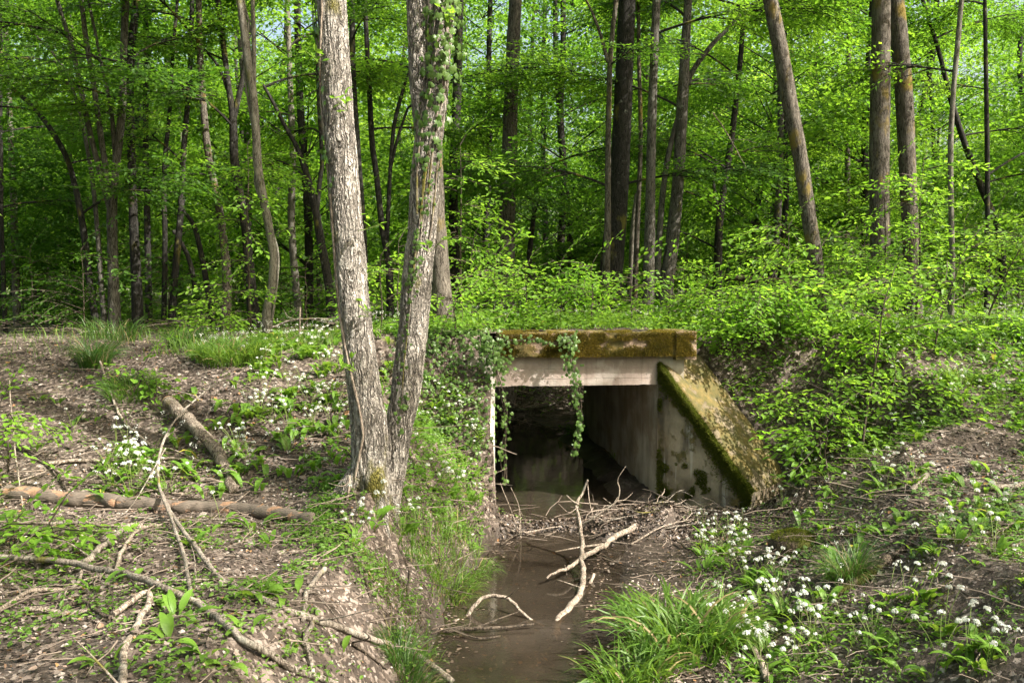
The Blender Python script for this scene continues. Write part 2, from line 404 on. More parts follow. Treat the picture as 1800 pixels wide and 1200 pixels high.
def concrete(name, light, dark, mossy=0.0, stain=True, rough=.9, thin=.62):
    t = NT(name); p = t.pos(); gn = t.xyz(t.n('NewGeometry').outputs['Normal'])[2]
    n1 = t.noise(p, 2.2, 6, .6); n2 = t.noise(p, 38, 5, .6); n3 = t.noise(t.map(p, (3, 3, .7)), 1.5, 5)
    c = t.mix(t.step(n1, .3, .7), dark, light); c = t.mix(t.math('MULTIPLY', n2, .35), c, tuple(x * .55 for x in dark))
    if stain:
        c = t.mix(t.math('MULTIPLY', t.step(n3, .46, .62), .8 * stain), c, (.055, .047, .036)); c = t.mix(t.math('MULTIPLY', t.step(t.noise(p, 1.7, 6, .7), .5, .6), .5), c, (.17, .12, .07)); n4 = t.noise(t.map(p, (9, 9, .8), (3, 1, 2)), 1.3, 3)
        c = t.mix(t.math('MULTIPLY', t.step(n4, .56, .68), .55 * stain), c, (.42, .40, .36))
    h = t.math('ADD', t.math('MULTIPLY', n2, .5), t.math('MULTIPLY', n1, .8))
    if not stain and not mossy:
        dr_ = t.noise(t.map(p, (11, 11, .9)), 1.4, 3); c = t.mix(t.math('MULTIPLY', t.step(dr_, .52, .72), .55), c, (.12, .09, .07)); c = t.mix(t.math('MULTIPLY', t.step(t.noise(p, 3.3, 5, .6), .52, .66), .5), c, (.40, .37, .33)); bd = t.math('FRACT', t.math('MULTIPLY', t.xyz(p)[2], 9.)); h = t.math('SUBTRACT', h, t.math('MULTIPLY', t.step(bd, .05, .0), .35))
    h = t.math('SUBTRACT', h, t.math('MULTIPLY', t.step(t.vor(p, 22), .25, .05), .3))
    if mossy:
        mn = t.noise(p, 5.5, 6, .65); mk = t.step(t.math('ADD', mn, t.math('MULTIPLY', gn, .12)), thin, thin + .1)
        mc = t.ramp(t.noise(p, 9, 5, .7), [(.3, (.030, .034, .010)), (.45, (.070, .064, .018)), (.6, (.12, .088, .026)), (.78, (.18, .135, .045))])
        c = t.mix(t.math('MULTIPLY', mk, mossy), c, mc); h = t.math('ADD', h, t.math('MULTIPLY', mk, .8)); h = t.math('ADD', h, t.math('MULTIPLY', t.noise(p, 160, 2), t.math('MULTIPLY', mk, .5)))
    return t.fin(t.bsdf(c, rough, .2, t.bump(h, .7, .012)))
M['beam'] = concrete('pinkish_concrete', (.34, .275, .235), (.23, .185, .155), 0, False, .85)
M['slab'] = concrete('mossy_slab', (.30, .22, .16), (.18, .13, .09), .9, False, .95, .42)
M['wingtop'] = concrete('worn_wing_top', (.21, .168, .112), (.10, .08, .05), .85, False, .95, .47)
M['wallc'] = concrete('stained_concrete', (.34, .285, .205), (.13, .104, .072), .85, True, .9, .53)
M['inner'] = concrete('lightened_inner_wall', (.44, .405, .335), (.24, .215, .17), .3, .35, .9, .66)  # wall colour raised so the inside of the culvert looks lit
M['ceiling'] = concrete('damp_dimmed_concrete', (.10, .088, .068), (.05, .044, .034), .4, True, .9, .60)  # damp roof tone, darkened further to dim the reflection in the stream
M['wallpale'] = concrete('pale_concrete_edge', (.66, .63, .56), (.42, .39, .33), .3, False, .9, .62)

def ground():
    t = NT('forest_soil'); p = t.pos(); z = t.xyz(p)[2]
    n1 = t.noise(p, 1.3, 5, .6); n2 = t.noise(p, 14, 5, .65); n3 = t.noise(p, 70, 4, .6)
    wp = t.vmath('ADD', p, t.vmath('MULTIPLY', t.vmath('SUBTRACT', t.noisec(p, 30), (.5, .5, .5)), (.03, .03, .03)))
    vo = t.n('TexVoronoi', feature='F1'); t.L(wp, vo.inputs['Vector']); vo.inputs['Scale'].default_value = 34
    cell = t.xyz(vo.outputs['Color'])
    soil = t.mix(n2, (.022, .017, .013), (.075, .057, .044))
    lit = t.ramp(cell[0], [(0, (.04, .029, .021)), (.4, (.085, .064, .050)), (.75, (.155, .122, .099)), (1, (.25, .208, .176))])
    mask = t.step(t.math('ADD', cell[1], t.math('MULTIPLY', t.math('SUBTRACT', n1, .5), 1.3)), .40, .46)
    low = t.step(z, -.02, .22); mask = t.math('MULTIPLY', mask, t.math('ADD', t.math('MULTIPLY', low, .8), .15))
    c = t.mix(mask, soil, lit)
    far = t.step(t.xyz(p)[1], 15, 22)
    c = t.mix(t.math('MULTIPLY', t.math('MULTIPLY', far, t.step(n1, .35, .6)), .8), c, t.mix(n2, (.03, .06, .012), (.08, .12, .02)))
    mm = t.step(t.noise(p, 2.6, 5, .6), .63, .70); c = t.mix(t.math('MULTIPLY', t.math('MULTIPLY', mm, low), .7), c, t.mix(n3, (.05, .06, .01), (.13, .14, .02)))
    wet = t.math('SUBTRACT', 1., t.step(z, -.02, .26)); c = t.mix(t.math('MULTIPLY', wet, .65), c, (.03, .023, .017))
    h = t.math('ADD', t.math('MULTIPLY', n2, .6), t.math('MULTIPLY', n3, .35)); h = t.math('ADD', h, t.math('MULTIPLY', mask, t.math('MULTIPLY', cell[2], .5)))
    r = t.math('SUBTRACT', .92, t.math('MULTIPLY', wet, .5))
    return t.fin(t.bsdf(c, r, .3, t.bump(h, 1.0, .025)))
M['ground'] = ground()
def stream():
    t = NT('stream_water'); p = t.pos()
    h = t.math('ADD', t.noise(p, 5, 3), t.math('MULTIPLY', t.noise(p, 30, 3), .25)); nb = t.bump(h, .10, .02)
    n = t.noise(p, 1.6, 4, .6)
    d = t.n('BsdfDiffuse'); t.L(t.mix(n, (.026, .021, .015), (.078, .063, .046)), d.inputs[0])
    tr = t.n('BsdfTransparent'); tr.inputs[0].default_value = (.50, .40, .28, 1)
    m1 = t.n('MixShader'); m1.inputs[0].default_value = .58; t.L(d.outputs[0], m1.inputs[1]); t.L(tr.outputs[0], m1.inputs[2])
    g = t.n('BsdfGlossy'); g.inputs['Roughness'].default_value = .03; t.L(nb, g.inputs['Normal']); g.inputs[0].default_value = (1, 1, 1, 1)
    fr = t.n('Fresnel'); fr.inputs[0].default_value = 1.38; t.L(nb, fr.inputs['Normal'])
    m2 = t.n('MixShader'); t.L(fr.outputs[0], m2.inputs[0]); t.L(m1.outputs[0], m2.inputs[1]); t.L(g.outputs[0], m2.inputs[2])
    return t.fin(m2.outputs[0])
M['water'] = stream()
def plain(name, a, b, scale=20, rough=.85, spec=.2):
    t = NT(name); n = t.noise(t.coord('Object'), scale, 4); r = t.island(); f = t.math('ADD', t.math('MULTIPLY', n, .5), t.math('MULTIPLY', r, .5))
    return t.fin(t.bsdf(t.mix(f, a, b), rough, spec, t.bump(n, .5, .005)))
M['stone'] = plain('pebble', (.16, .13, .11), (.50, .45, .40), 30, .8)
M['twig'] = plain('twig', (.05, .036, .027), (.27, .22, .175), 30, .85)
M['stem'] = plain('green_stem', (.09, .13, .03), (.17, .22, .06), 30, .6)
M['twigdark'] = plain('dark_twig', (.030, .024, .018), (.075, .06, .045), 30, .85)
# ------------------------------------------------------------------ leaf templates
LEAF_N = np.array([[0, 0, 0], [.32, .26, .06], [.68, .22, .03], [1, 0, -.08], [.68, -.22, .03], [.32, -.26, .06]], float)
LEAF_NF = np.array([[0, 1, 2, 3], [0, 3, 4, 5]])
LEAF_F = np.array([[0, 0, 0], [.45, .30, .03], [1, 0, -.08], [.45, -.30, .03]], float); LEAF_FF = np.array([[0, 3, 2, 1]])
def strip(n, wfun, bend, rise, fold=.0, wide=3, twist=0.0):
    """a curved leaf blade of unit length: n segments, wide verts across"""
    t = np.linspace(0, 1, n + 1); ang = rise - bend * t ** 1.4
    x = np.concatenate([[0], np.cumsum(np.cos((ang[:-1] + ang[1:]) / 2)) / n]); z = np.concatenate([[0], np.cumsum(np.sin((ang[:-1] + ang[1:]) / 2)) / n])
    s_ = np.linspace(-1, 1, wide); wd = wfun(t)
    V = []
    for i in range(n + 1):
        for q in s_:
            tw = twist * t[i]; yy = q * wd[i] * math.cos(tw); zz = q * wd[i] * math.sin(tw) + abs(q) * wd[i] * fold
            V.append([x[i] - math.sin(ang[i]) * zz, yy, z[i] + math.cos(ang[i]) * zz])
    F = []
    for i in range(n):
        for q in range(wide - 1):
            a = i * wide + q; F.append([a, a + 1, a + wide + 1, a + wide])
    return np.array(V), np.array(F)

def rmats(k, r, tilt=.45):
    return rotz(r.uniform(0, 2 * math.pi, k)) @ roty(r.normal(0, tilt, k)) @ rotx(r.normal(0, tilt, k))

# ------------------------------------------------------------------ a flat leafy spray, as arrays of leaf frames
def spray(r, L=.7, leaf=.06, side=.5, dens=1.0, droop=.18):
    """returns leaf matrices (k,3,3), positions (k,3), twig polylines"""
    Ms, Ts, tw = [], [], []
    def along(P0, h, ln, step, lf):
        n = max(3, int(ln / step)); t = np.linspace(.12, 1, n); 
        cur = r.normal(0, .25)
        hx = h + cur * t
        x = P0[0] + np.cumsum(np.cos(hx)) * ln / n; y = P0[1] + np.cumsum(np.sin(hx)) * ln / n
        rr = np.hypot(x, y); z = P0[2] * .3 - droop * rr ** 2 / max(L, .1) + r.normal(0, .008, n)
        P = np.stack([x, y, z], 1); tw.append(np.vstack([P0, P]))
        sgn = np.where(np.arange(n) % 2 == 0, 1, -1); hd = hx + sgn * r.uniform(.5, 1.0, n)
        hd[-1] = hx[-1]
        A = rotz(hd) @ roty(r.normal(.22, .22, n)) @ rotx(r.normal(0, .32, n))
        Ms.append(A * (lf * r.uniform(.65, 1.15, n))[:, None, None]); Ts.append(P)
        return P, hx
    P, hx = along(np.zeros(3), 0, L, leaf * .62 / dens, leaf)
    k = max(2, int(len(P) * .55 * dens))
    for q, i in enumerate(np.linspace(0, len(P) - 3, k).astype(int)):
        ln = L * side * (1 - .75 * i / len(P)) * r.uniform(.7, 1.15)
        if ln > leaf: along(P[i], hx[i] + (1 if q % 2 else -1) * r.uniform(.6, .95), ln, leaf * .66 / dens, leaf * .95)
    return np.concatenate(Ms), np.concatenate(Ts), tw

SPR = {}
def get_sprays(key, n, **kw):
    if key not in SPR: 
        r = np.random.default_rng(abs(hash(key)) % 1000 if False else sum(map(ord, key))); SPR[key] = [spray(r, **kw) for _ in range(n)]
    return SPR[key]
get_sprays('mid', 8, L=.85, leaf=.085, side=.55, dens=.9)
get_sprays('far', 6, L=1.15, leaf=.14, side=.55, dens=.9)
get_sprays('near', 8, L=.55, leaf=.085, side=.5, dens=.85, droop=.28)
def put_sprays(mb, key, fwd, pos, r, near=False, leafmat_i=0, twig_i=1, scale=1.0, twigs=True, roll=.25):
    S = SPR[key]; B = basis(fwd) @ rotx(r.normal(0, roll, len(pos))); which = r.integers(0, len(S), len(pos))
    tv, tf = (LEAF_N, LEAF_NF) if near else (LEAF_F, LEAF_FF)
    for j, (m, t, tw) in enumerate(S):
        idx = np.nonzero(which == j)[0]
        if not len(idx): continue
        Bs = B[idx] * scale * r.uniform(.72, 1.28, len(idx))[:, None, None]
        T = np.einsum('kij,nj->kni', Bs, t) + pos[idx][:, None]
        MM = np.einsum('kij,njl->knil', Bs, m)
        mb.inst(tv, tf, MM.reshape(-1, 3, 3), T.reshape(-1, 3), leafmat_i)
        if twigs:
            q = tw[0][::3]; q = np.vstack([q, tw[0][-1]]); n = len(q); rad = np.linspace(.006, .0015, n)
            V = np.concatenate([q + np.outer(rad, [0, 1, 0]), q + np.outer(rad, [0, -.5, .85]), q + np.outer(rad, [0, -.5, -.85])])
            F = []
            for a in range(3):
                b = (a + 1) % 3
                for i in range(n - 1): F.append([a * n + i, b * n + i, b * n + i + 1, a * n + i + 1])
            mb.inst(V, np.array(F), Bs, pos[idx], twig_i)

# ------------------------------------------------------------------ boughs: a limb with its leafy sprays, shared between trees
def make_bough(r, L=3.0, up=.5, key='mid', nspr=50, r0=.022, leafm='leaf', woodm='bark_dark', scale=1.0):
    mb = MB(); n = 12; t = np.linspace(0, 1, n)
    pit = up * (1 - 1.25 * t); hd = np.cumsum(r.normal(0, .07, n))
    P = np.cumsum(np.stack([np.cos(hd) * np.cos(pit), np.sin(hd) * np.cos(pit), np.sin(pit)], 1) * L / n, axis=0); P = np.vstack([[0, 0, 0], P])
    tube(mb, P, np.linspace(r0, .006, len(P)), 5, 1, cap=False)
    pts, fw = [], []
    sub = []
    for q in range(6):
        i = int(3 + q * (n - 4) / 6); s_ = 1 if q % 2 else -1; ln = L * r.uniform(.28, .48) * (1.05 - .5 * i / n)
        a = hd[i] + s_ * r.uniform(.6, 1.0); m = 6; tt = np.linspace(0, 1, m); aa = a - s_ * .3 * tt
        Q = P[i] + np.stack([np.cos(aa) * tt * ln, np.sin(aa) * tt * ln, tt * ln * .12 - .12 * tt ** 2 * ln], 1)
        tube(mb, Q, np.linspace(.014, .004, m), 4, 1, cap=False); sub.append((Q, aa))
    sub.append((P, np.concatenate([[0], hd])))
    for k in range(nspr):
        Q, aa = sub[r.integers(0, len(sub))] if k % 3 else sub[-1]
        f = r.uniform(.3, 1); i = f * (len(Q) - 1); i0 = int(i); i1 = min(i0 + 1, len(Q) - 1); p = Q[i0] + (Q[i1] - Q[i0]) * (i - i0)
        a = aa[i0] + r.choice([-1, 1]) * r.uniform(.2, 1.1) * (0.3 if f > .92 else 1)
        pts.append(p + [0, 0, r.normal(0, .05)]); fw.append([math.cos(a), math.sin(a), r.normal(.05, .18)])
    put_sprays(mb, key, np.array(fw), np.array(pts), r, scale=scale)
    return mb.mesh('bough', [M[leafm], M[woodm]], smooth=False)
rb = np.random.default_rng(5)
BOUGH = {
 'mid': [make_bough(rb, rb.uniform(2.2, 3.2), rb.uniform(.3, .7)) for _ in range(7)],
 'dark': [make_bough(rb, rb.uniform(2.4, 3.4), rb.uniform(.2, .6), leafm='leaf_shaded', nspr=48) for _ in range(5)],
 'short': [make_bough(rb, rb.uniform(1.1, 1.7), rb.uniform(.2, .5), nspr=18, r0=.018, scale=.85) for _ in range(5)],
 'high': [make_bough(rb, rb.uniform(3.2, 4.2), rb.uniform(.5, .9), key='far', nspr=30, r0=.03, leafm='leaf') for _ in range(4)],
}
def add_boughs(root, path, zlist, kinds, r, scale=(.8, 1.1), rad=None, bias=None):
    """path: trunk points relative to root; a bough leaves the trunk at each height in zlist"""
    for k, z in enumerate(zlist):
        i = int(np.argmin(np.abs(path[:, 2] - z))); p = path[i]
        me = BOUGH[kinds[k % len(kinds)]]; me = me[r.integers(0, len(me))]
        o = link('bough', me, root, p)
        a = r.uniform(0, 2 * math.pi) if bias is None else bias + r.normal(0, 1.1)
        o.rotation_euler = (r.normal(0, .12), r.normal(0, .12), a); s_ = r.uniform(*scale); o.scale = (s_, s_, s_)

# ------------------------------------------------------------------ garlic plants
def gleaf(r, L, wd, rise, bend, a, mb, base=(0, 0, 0), mat=0):
    prof = lambda t: wd * np.where(t < .22, .10 + t * .35, np.sin(np.clip((t - .12) / .88, 0, 1) ** .8 * math.pi) ** .75 * .5 + .02) 
    V, F = strip(7, lambda t: prof(t) / L, bend, rise, .22, 3, r.normal(0, .3))
    V = V * L; mb.add((rotz(a)[0] @ V.T).T + np.array(base), F, mat)
def umbel(r, mb, c, R_=.022, n=15, mat=0):
    star = []
    for q in range(6):
        a = q * math.pi / 3; ca, sa = math.cos(a), math.sin(a); pa, pb = math.cos(a + .36), math.sin(a + .36); ma, mb_ = math.cos(a - .36), math.sin(a - .36)
        star.append([[0, 0, 0], [pa * .5, pb * .5, .14], [ca, sa, .22], [ma * .5, mb_ * .5, .14]])
    V = np.array(star).reshape(-1, 3); F = np.arange(24).reshape(6, 4)
    d = r.normal(0, 1, (n, 3)); d[:, 2] = np.abs(d[:, 2]) * .8 + d[:, 2] * .2; d /= np.linalg.norm(d, axis=1, keepdims=True)
    Z = d; X = np.cross(Z, r.normal(0, 1, (n, 3))); X /= np.linalg.norm(X, axis=1, keepdims=True); Y = np.cross(Z, X)
    B = np.stack([X, Y, Z], -1) * (r.uniform(.0075, .0125, n) * R_ / .022)[:, None, None]
    mb.inst(V, F, B, np.array(c) + d * R_ * r.uniform(.7, 1, n)[:, None], mat)
GARLIC = []
for i in range(12):
    r = np.random.default_rng(100 + i); nl = [3, 5, 6, 8, 4, 7, 2, 5, 9, 3, 6, 12][i]; nf = [0, 1, 1, 3, 1, 3, 0, 1, 5, 2, 0, 6][i]
    mb = MB(); sp = .02 + .008 * nl
    for k in range(nl):
        a = r.uniform(0, 2 * math.pi); gleaf(r, r.uniform(.13, .22), r.uniform(.030, .048), r.uniform(.8, 1.35), r.uniform(.7, 2.1), a, mb, (math.cos(a) * sp * r.uniform(0, 1), math.sin(a) * sp * r.uniform(0, 1), -.01))
    lm = mb.mesh('leaves', [M['garlic']]); fl = []
    for k in range(nf):
        mb = MB(); a = r.uniform(0, 6.28); h = r.uniform(.20, .30); ex = r.uniform(.02, .03 + .012 * nl); tip = np.array([math.cos(a) * ex * 1.6, math.sin(a) * ex * 1.6, h])
        tube(mb, smooth_path([[math.cos(a) * .01, math.sin(a) * .01, -.01], tip * [.4, .4, .55], tip], 6), .0022, 4, 1, cap=False)
        umbel(r, mb, tip, r.uniform(.017, .025), r.integers(14, 26)); fl.append(mb.mesh('flower_head', [M['petal'], M['stem']], smooth=False))
    GARLIC.append((lm, fl))
def garlic(p, i, label, group, r, s_=1.0):
    lm, fl = GARLIC[i]
    t = thing('wild_garlic', label, 'wild garlic', p, r.uniform(0, 6.28), group); t.scale = (s_, s_, s_)
    t.rotation_euler[0] = r.normal(0, .08); t.rotation_euler[1] = r.normal(0, .08)
    link('leaves', lm, t)
    for f in fl: link('flower_head', f, t)
    return t

# ------------------------------------------------------------------ grass tufts
def grass_mesh(r, n, L, spread, wd=.004, bend=(.8, 2.0), mat='grass', name='grass_tuft', rise=(1.1, 1.5), terrain=None):
    mb = MB()
    for q in range(6):
        V, F = strip(5, lambda t: wd * (1 - t ** 2.2 * .95) / L, r.uniform(*bend), r.uniform(*rise), 0, 2, r.normal(0, .8))
        k = n // 6; a = r.uniform(0, 2 * math.pi, k); rad = spread * np.sqrt(r.uniform(0, 1, k))
        T = np.stack([np.cos(a) * rad, np.sin(a) * rad, np.full(k, -.01)], 1)
        if terrain is not None:
            x0, y0, sx, sy = terrain; T[:, 0] *= sx; T[:, 1] *= sy
            T[:, 2] = np.maximum(H(T[:, 0] + x0, T[:, 1] + y0), -.05) - H(x0, y0) - .01
        B = rotz(a + r.normal(0, .9, k)) * (L * r.uniform(.5, 1.1, k))[:, None, None]
        mb.inst(V, F, B, T)
    return mb.mesh(name, [M[mat]], smooth=False)

# ------------------------------------------------------------------ ivy
def ivyleaf():
    a = np.radians([0, 28, 55, 82, 120, 150, 180, 210, 240, 278, 305, 332]); rr = np.array([1.0, .55, .78, .52, .66, .5, .28, .5, .66, .52, .78, .55]) * .55
    V = np.stack([np.cos(a) * rr + .3, np.sin(a) * rr, -.10 * rr ** 2 * 3], 1); V = np.vstack([[.25, 0, .05], V])
    F = np.array([[0, 1 + i, 1 + (i + 1) % 12] for i in range(12)]); return V, F
IVV, IVF = ivyleaf()
def ivy_leaves(mb, P, N, size, r, mat=0):
    """P positions, N outward normals"""
    k = len(P); N = N / np.maximum(np.linalg.norm(N, axis=1, keepdims=True), 1e-6)
    down = np.array([0, 0, -1.0]) + r.normal(0, .55, (k, 3)); X = down - N * np.sum(down * N, 1, keepdims=True); X /= np.maximum(np.linalg.norm(X, axis=1, keepdims=True), 1e-6)
    N2 = N + r.normal(0, .38, (k, 3)); Y = np.cross(N2, X); Y /= np.maximum(np.linalg.norm(Y, axis=1, keepdims=True), 1e-6); Z = np.cross(X, Y)
    mb.inst(IVV, IVF, np.stack([X, Y, Z], -1) * (size * r.uniform(.55, 1.2, k))[:, None, None], P, mat)

# ------------------------------------------------------------------ small plants of the ground: flat herb seedling rosettes
def herb_mesh(r, n=14, h=.10, spread=.09, leaf=.045, mat='herb', name='seedling'):
    mb = MB(); k = n; a = r.uniform(0, 6.28, k); rad = spread * np.sqrt(r.uniform(.05, 1, k)); T = np.stack([np.cos(a) * rad, np.sin(a) * rad, h * r.uniform(.3, 1, k)], 1)
    mb.inst(LEAF_N, LEAF_NF, rmats(k, r, .35) * (leaf * r.uniform(.6, 1.15, k))[:, None, None], T)
    for p in T[:5]: tube(mb, np.array([[0, 0, -.01], p * [.5, .5, .7], p]), .0015, 3, 1, cap=False)
    return mb.mesh(name, [M[mat], M['stem']], smooth=False)
# ------------------------------------------------------------------ ground, water
def axis(*segs):
    out = []
    for a, b, s_ in segs: out.append(np.arange(a, b - s_ * .3, s_))
    return np.concatenate(out)
def build_ground():
    xs = axis((-200, -60, 14), (-60, -20, 2.5), (-20, -7, .35), (-7, -3, .09), (-3, 4, .04), (4, 7, .09), (7, 20, .35), (20, 60, 2.5), (60, 214, 14))
    ys = axis((-120, -20, 10), (-20, 0, 1.0), (0, 2.6, .2), (2.6, 11, .04), (11, 18, .10), (18, 40, .5), (40, 80, 2.5), (80, 320, 16))
    X, Y = np.meshgrid(xs, ys, indexing='ij'); Z = H(X, Y)
    V = np.stack([X, Y, Z], -1).reshape(-1, 3); nx, ny = len(xs), len(ys)
    i, j = np.meshgrid(np.arange(nx - 1), np.arange(ny - 1), indexing='ij'); q = (i * ny + j).ravel()
    mb = MB(); mb.add(V, np.stack([q, q + ny, q + ny + 1, q + 1], -1)); o = mb.obj('ground', M['ground']); o['kind'] = 'structure'
    # the track over the culvert
    us = np.arange(-.75, CW + .5, .07); vs = np.arange(.42, CL - .3, .08); U, Vv = np.meshgrid(us, vs, indexing='ij')
    P = C0[None, None] + U[..., None] * CU + Vv[..., None] * CV
    z = 1.955 + .05 * fbm(P[..., 0] * 3, P[..., 1] * 3); ed = np.minimum(np.minimum((U + .75), (CW + .5 - U)), (CL - .3 - Vv)); z = z - .5 * (1 - sm(0, .35, ed))
    mb = MB(); n2 = len(vs); i, j = np.meshgrid(np.arange(len(us) - 1), np.arange(n2 - 1), indexing='ij'); q = (i * n2 + j).ravel()
    mb.add(np.stack([P[..., 0], P[..., 1], z], -1).reshape(-1, 3), np.stack([q, q + n2, q + n2 + 1, q + 1], -1)); o = mb.obj('track', M['ground']); o['kind'] = 'structure'
    # water
    ys = np.arange(-6, 24, .4); mb = MB(); a = cxf(ys) - hwf(ys) - .45; b = cxf(ys) + hwf(ys) + .9
    V = np.concatenate([np.stack([a, ys, 0 * ys], 1), np.stack([b, ys, 0 * ys], 1)]); n = len(ys); i = np.arange(n - 1)
    mb.add(V, np.stack([i, i + n, i + n + 1, i + 1], -1)); o = mb.obj('water', M['water']); o['kind'] = 'structure'
build_ground()
def trk(x, y):
    """height of ground or track"""
    u = (x - C0[0]) * CU[0] + (y - C0[1]) * CU[1]; v = (x - C0[0]) * CV[0] + (y - C0[1]) * CV[1]
    return np.where((u > -.6) & (u < CW + .25) & (v > .4) & (v < CL - .5), 1.955 + .05 * fbm(np.asarray(x) * 3, np.asarray(y) * 3), H(x, y))

# ------------------------------------------------------------------ the culvert
def cp(u, v, z): 
    p = C0 + CU * u + CV * v; return np.array([p[0], p[1], z])
U3 = np.array([CU[0], CU[1], 0]); V3 = np.array([CV[0], CV[1], 0]); Z3 = np.array([0, 0, 1.])
def build_culvert():
    root = thing('culvert', 'small concrete culvert bridge with mossy cap slab over the brown stream', 'culvert', cp(CW / 2, 0, 0))
    off = np.array(root.location)
    def fin(mb, name, mat, parent=root):
        mb.v = [v - off for v in mb.v]; return mb.obj(name, mat, parent, smooth=False)
    # beam under the slab
    mb = MB(); box(mb, cp(.002, 0.0, 1.37), U3 * (CW - .004), V3 * .22, Z3 * .325, 120, 2, 16); V = np.concatenate(mb.v); V[:, 2] += (V[:, 2] < 1.372) * .022 * np.maximum(0, fbm(V[:, 0] * 8, V[:, 1] * 3, o=4) - .12); V[:, 1] += (V[:, 1] < cp(1, .1, 0)[1]) * .006 * fbm(V[:, 0] * 4, V[:, 2] * 7); mb.v = [V]; fin(mb, 'beam', M['beam'])
    # a narrow board joint: thin dark line is a separate lip
    # cap slab, knobbly
    mb = MB(); box(mb, cp(.05, -.085, 1.70), U3 * 2.15, V3 * .46, Z3 * .262, 130, 20, 18)
    V = np.concatenate(mb.v); nz = fbm(V[:, 0] * 7, V[:, 1] * 7, V[:, 2] * 7, o=4); nz2 = fbm(V[:, 0] * 2.2, V[:, 1] * 2, V[:, 2] * 3, o=2)
    up = (V[:, 2] > 1.8); V[:, 2] += up * (.026 * nz + .03 * nz2) + (V[:, 2] < 1.71) * .03 * np.maximum(0, nz); V[:, 1] += (V[:, 1] < cp(1, .1, 0)[1] + .0) * (-.022 * nz - .018 * nz2)
    mb.v = [V]; sl = fin(mb, 'cap_slab', M['slab'])
    mb = MB(); box(mb, cp(2.03, -.10, 1.655), U3 * .24, V3 * .5, Z3 * .32, 16, 20, 18); V = np.concatenate(mb.v)
    V += .014 * np.stack([fbm(V[:, 0] * 8 + k, V[:, 1] * 8, V[:, 2] * 8) for k in (0, 5, 9)], 1); mb.v = [V]; fin(mb, 'end_block', M['slab'])
    # walls
    mb = MB(); box(mb, cp(CW, .0, -.3), U3 * .3, V3 * CL, Z3 * 1.995, 4, 60, 26); fin(mb, 'side_wall', M['inner'])
    mb = MB(); box(mb, cp(-.3, .0, -.3), U3 * .3, V3 * CL, Z3 * 1.995, 4, 60, 26); fin(mb, 'side_wall', M['inner'])
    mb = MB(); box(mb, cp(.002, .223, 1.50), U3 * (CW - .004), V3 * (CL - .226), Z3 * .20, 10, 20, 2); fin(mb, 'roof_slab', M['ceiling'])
    # far headwall
    mb = MB(); box(mb, cp(-.4, CL + .004, 1.42), U3 * (CW + .8), V3 * .25, Z3 * .52, 20, 2, 6); fin(mb, 'rear_headwall', M['wallc'])
    # right wing: thick, its top falling towards the toe
    s = np.linspace(-.0, 1.13, 46); t = np.linspace(0, .95, 34)
    def wz(s_): return np.where(s_ < .02, 1.648, 1.648 - 1.175 * (s_ - .02))
    S, T = np.meshgrid(s, t, indexing='ij'); X = WC[0] + S * WD[0] + T * WP[0]; Y = WC[1] + S * WD[1] + T * WP[1]
    Zt = wz(S) + .016 * fbm(X * 6, Y * 6, S * 6) + .02 * fbm(X * 2, Y * 2) - .05 * (1 - sm(0, .09, T)) - .06 * sm(1.0, 1.13, S)
    mb = MB(); n2 = len(t); i, j = np.meshgrid(np.arange(len(s) - 1), np.arange(n2 - 1), indexing='ij'); q = (i * n2 + j).ravel()
    mb.add(np.stack([X, Y, Zt], -1).reshape(-1, 3), np.stack([q, q + n2, q + n2 + 1, q + 1], -1), 0)
    # inner face, toe face and outer face, sharing the top edge heights
    def side(px, py, top, flip):
        k = np.linspace(0, 1, 30); Zs = -.3 + (top[:, None] + .3) * k[None]; bul = .010 * fbm(px[:, None] * 3 + Zs * 0, py[:, None] * 3, Zs * 3)
        Vx = np.stack([px[:, None] + 0 * Zs + bul, py[:, None] + 0 * Zs + bul, Zs], -1)
        Vx[:, -1, 0] = px; Vx[:, -1, 1] = py
        a, b = np.meshgrid(np.arange(len(px) - 1), np.arange(29), indexing='ij'); q2 = (a * 30 + b).ravel(); F = np.stack([q2, q2 + 30, q2 + 31, q2 + 1], -1)
        mb.add(Vx.reshape(-1, 3), F[:, ::-1] if flip else F, 1)
    side(X[:, 0], Y[:, 0], Zt[:, 0], False); side(X[-1], Y[-1], Zt[-1], False); side(X[:, -1], Y[:, -1], Zt[:, -1], True)
    mb.v = [v - off for v in mb.v]; o = mb.obj('wing_wall', [M['wingtop'], M['wallc']], root, smooth=False); o['label'] = 'thick sloping wing wall with sunlit worn top'
    # left wing: thin, seen edge on
    s = np.linspace(0, .80, 40); wl = np.array([-.07, -.997]); th = .085
    A = C0[None] + s[:, None] * wl; tz = 1.40 - 1.75 * s; mb = MB()
    k = np.linspace(0, 1, 12)
    ou = np.array([.997, -.07])
    rings = []
    for (o_, z_) in ((.0, -.3), (.0, None), (-th, None), (-th, -.3)):
        rings.append(np.stack([A[:, 0] + ou[0] * o_ + .006 * fbm(s * 9 + o_ * 50, s), A[:, 1] + ou[1] * o_, tz + .012 * fbm(s * 12, s * 3 + o_ * 30) if z_ is None else np.full(len(s), z_)], 1))
    V = np.concatenate(rings); n = len(s); i = np.arange(n - 1); F = [np.stack([i + a * n, i + b * n, i + b * n + 1, i + a * n + 1], -1) for a, b in ((0, 1), (1, 2), (2, 3))]
    mb.add(V, np.concatenate(F)); mb.add(np.array([r_[-1] for r_ in rings]), [[0, 1, 2, 3]])
    o = fin(mb, 'wing_wall', M['wallpale']); o['label'] = 'thin pale wing wall edge beside the left bank'
    mb = MB(); box(mb, cp(-.12, -.03, .0), U3 * .117, V3 * .03, Z3 * 1.69, 3, 2, 30); fin(mb, 'corner_post', M['wallpale'])
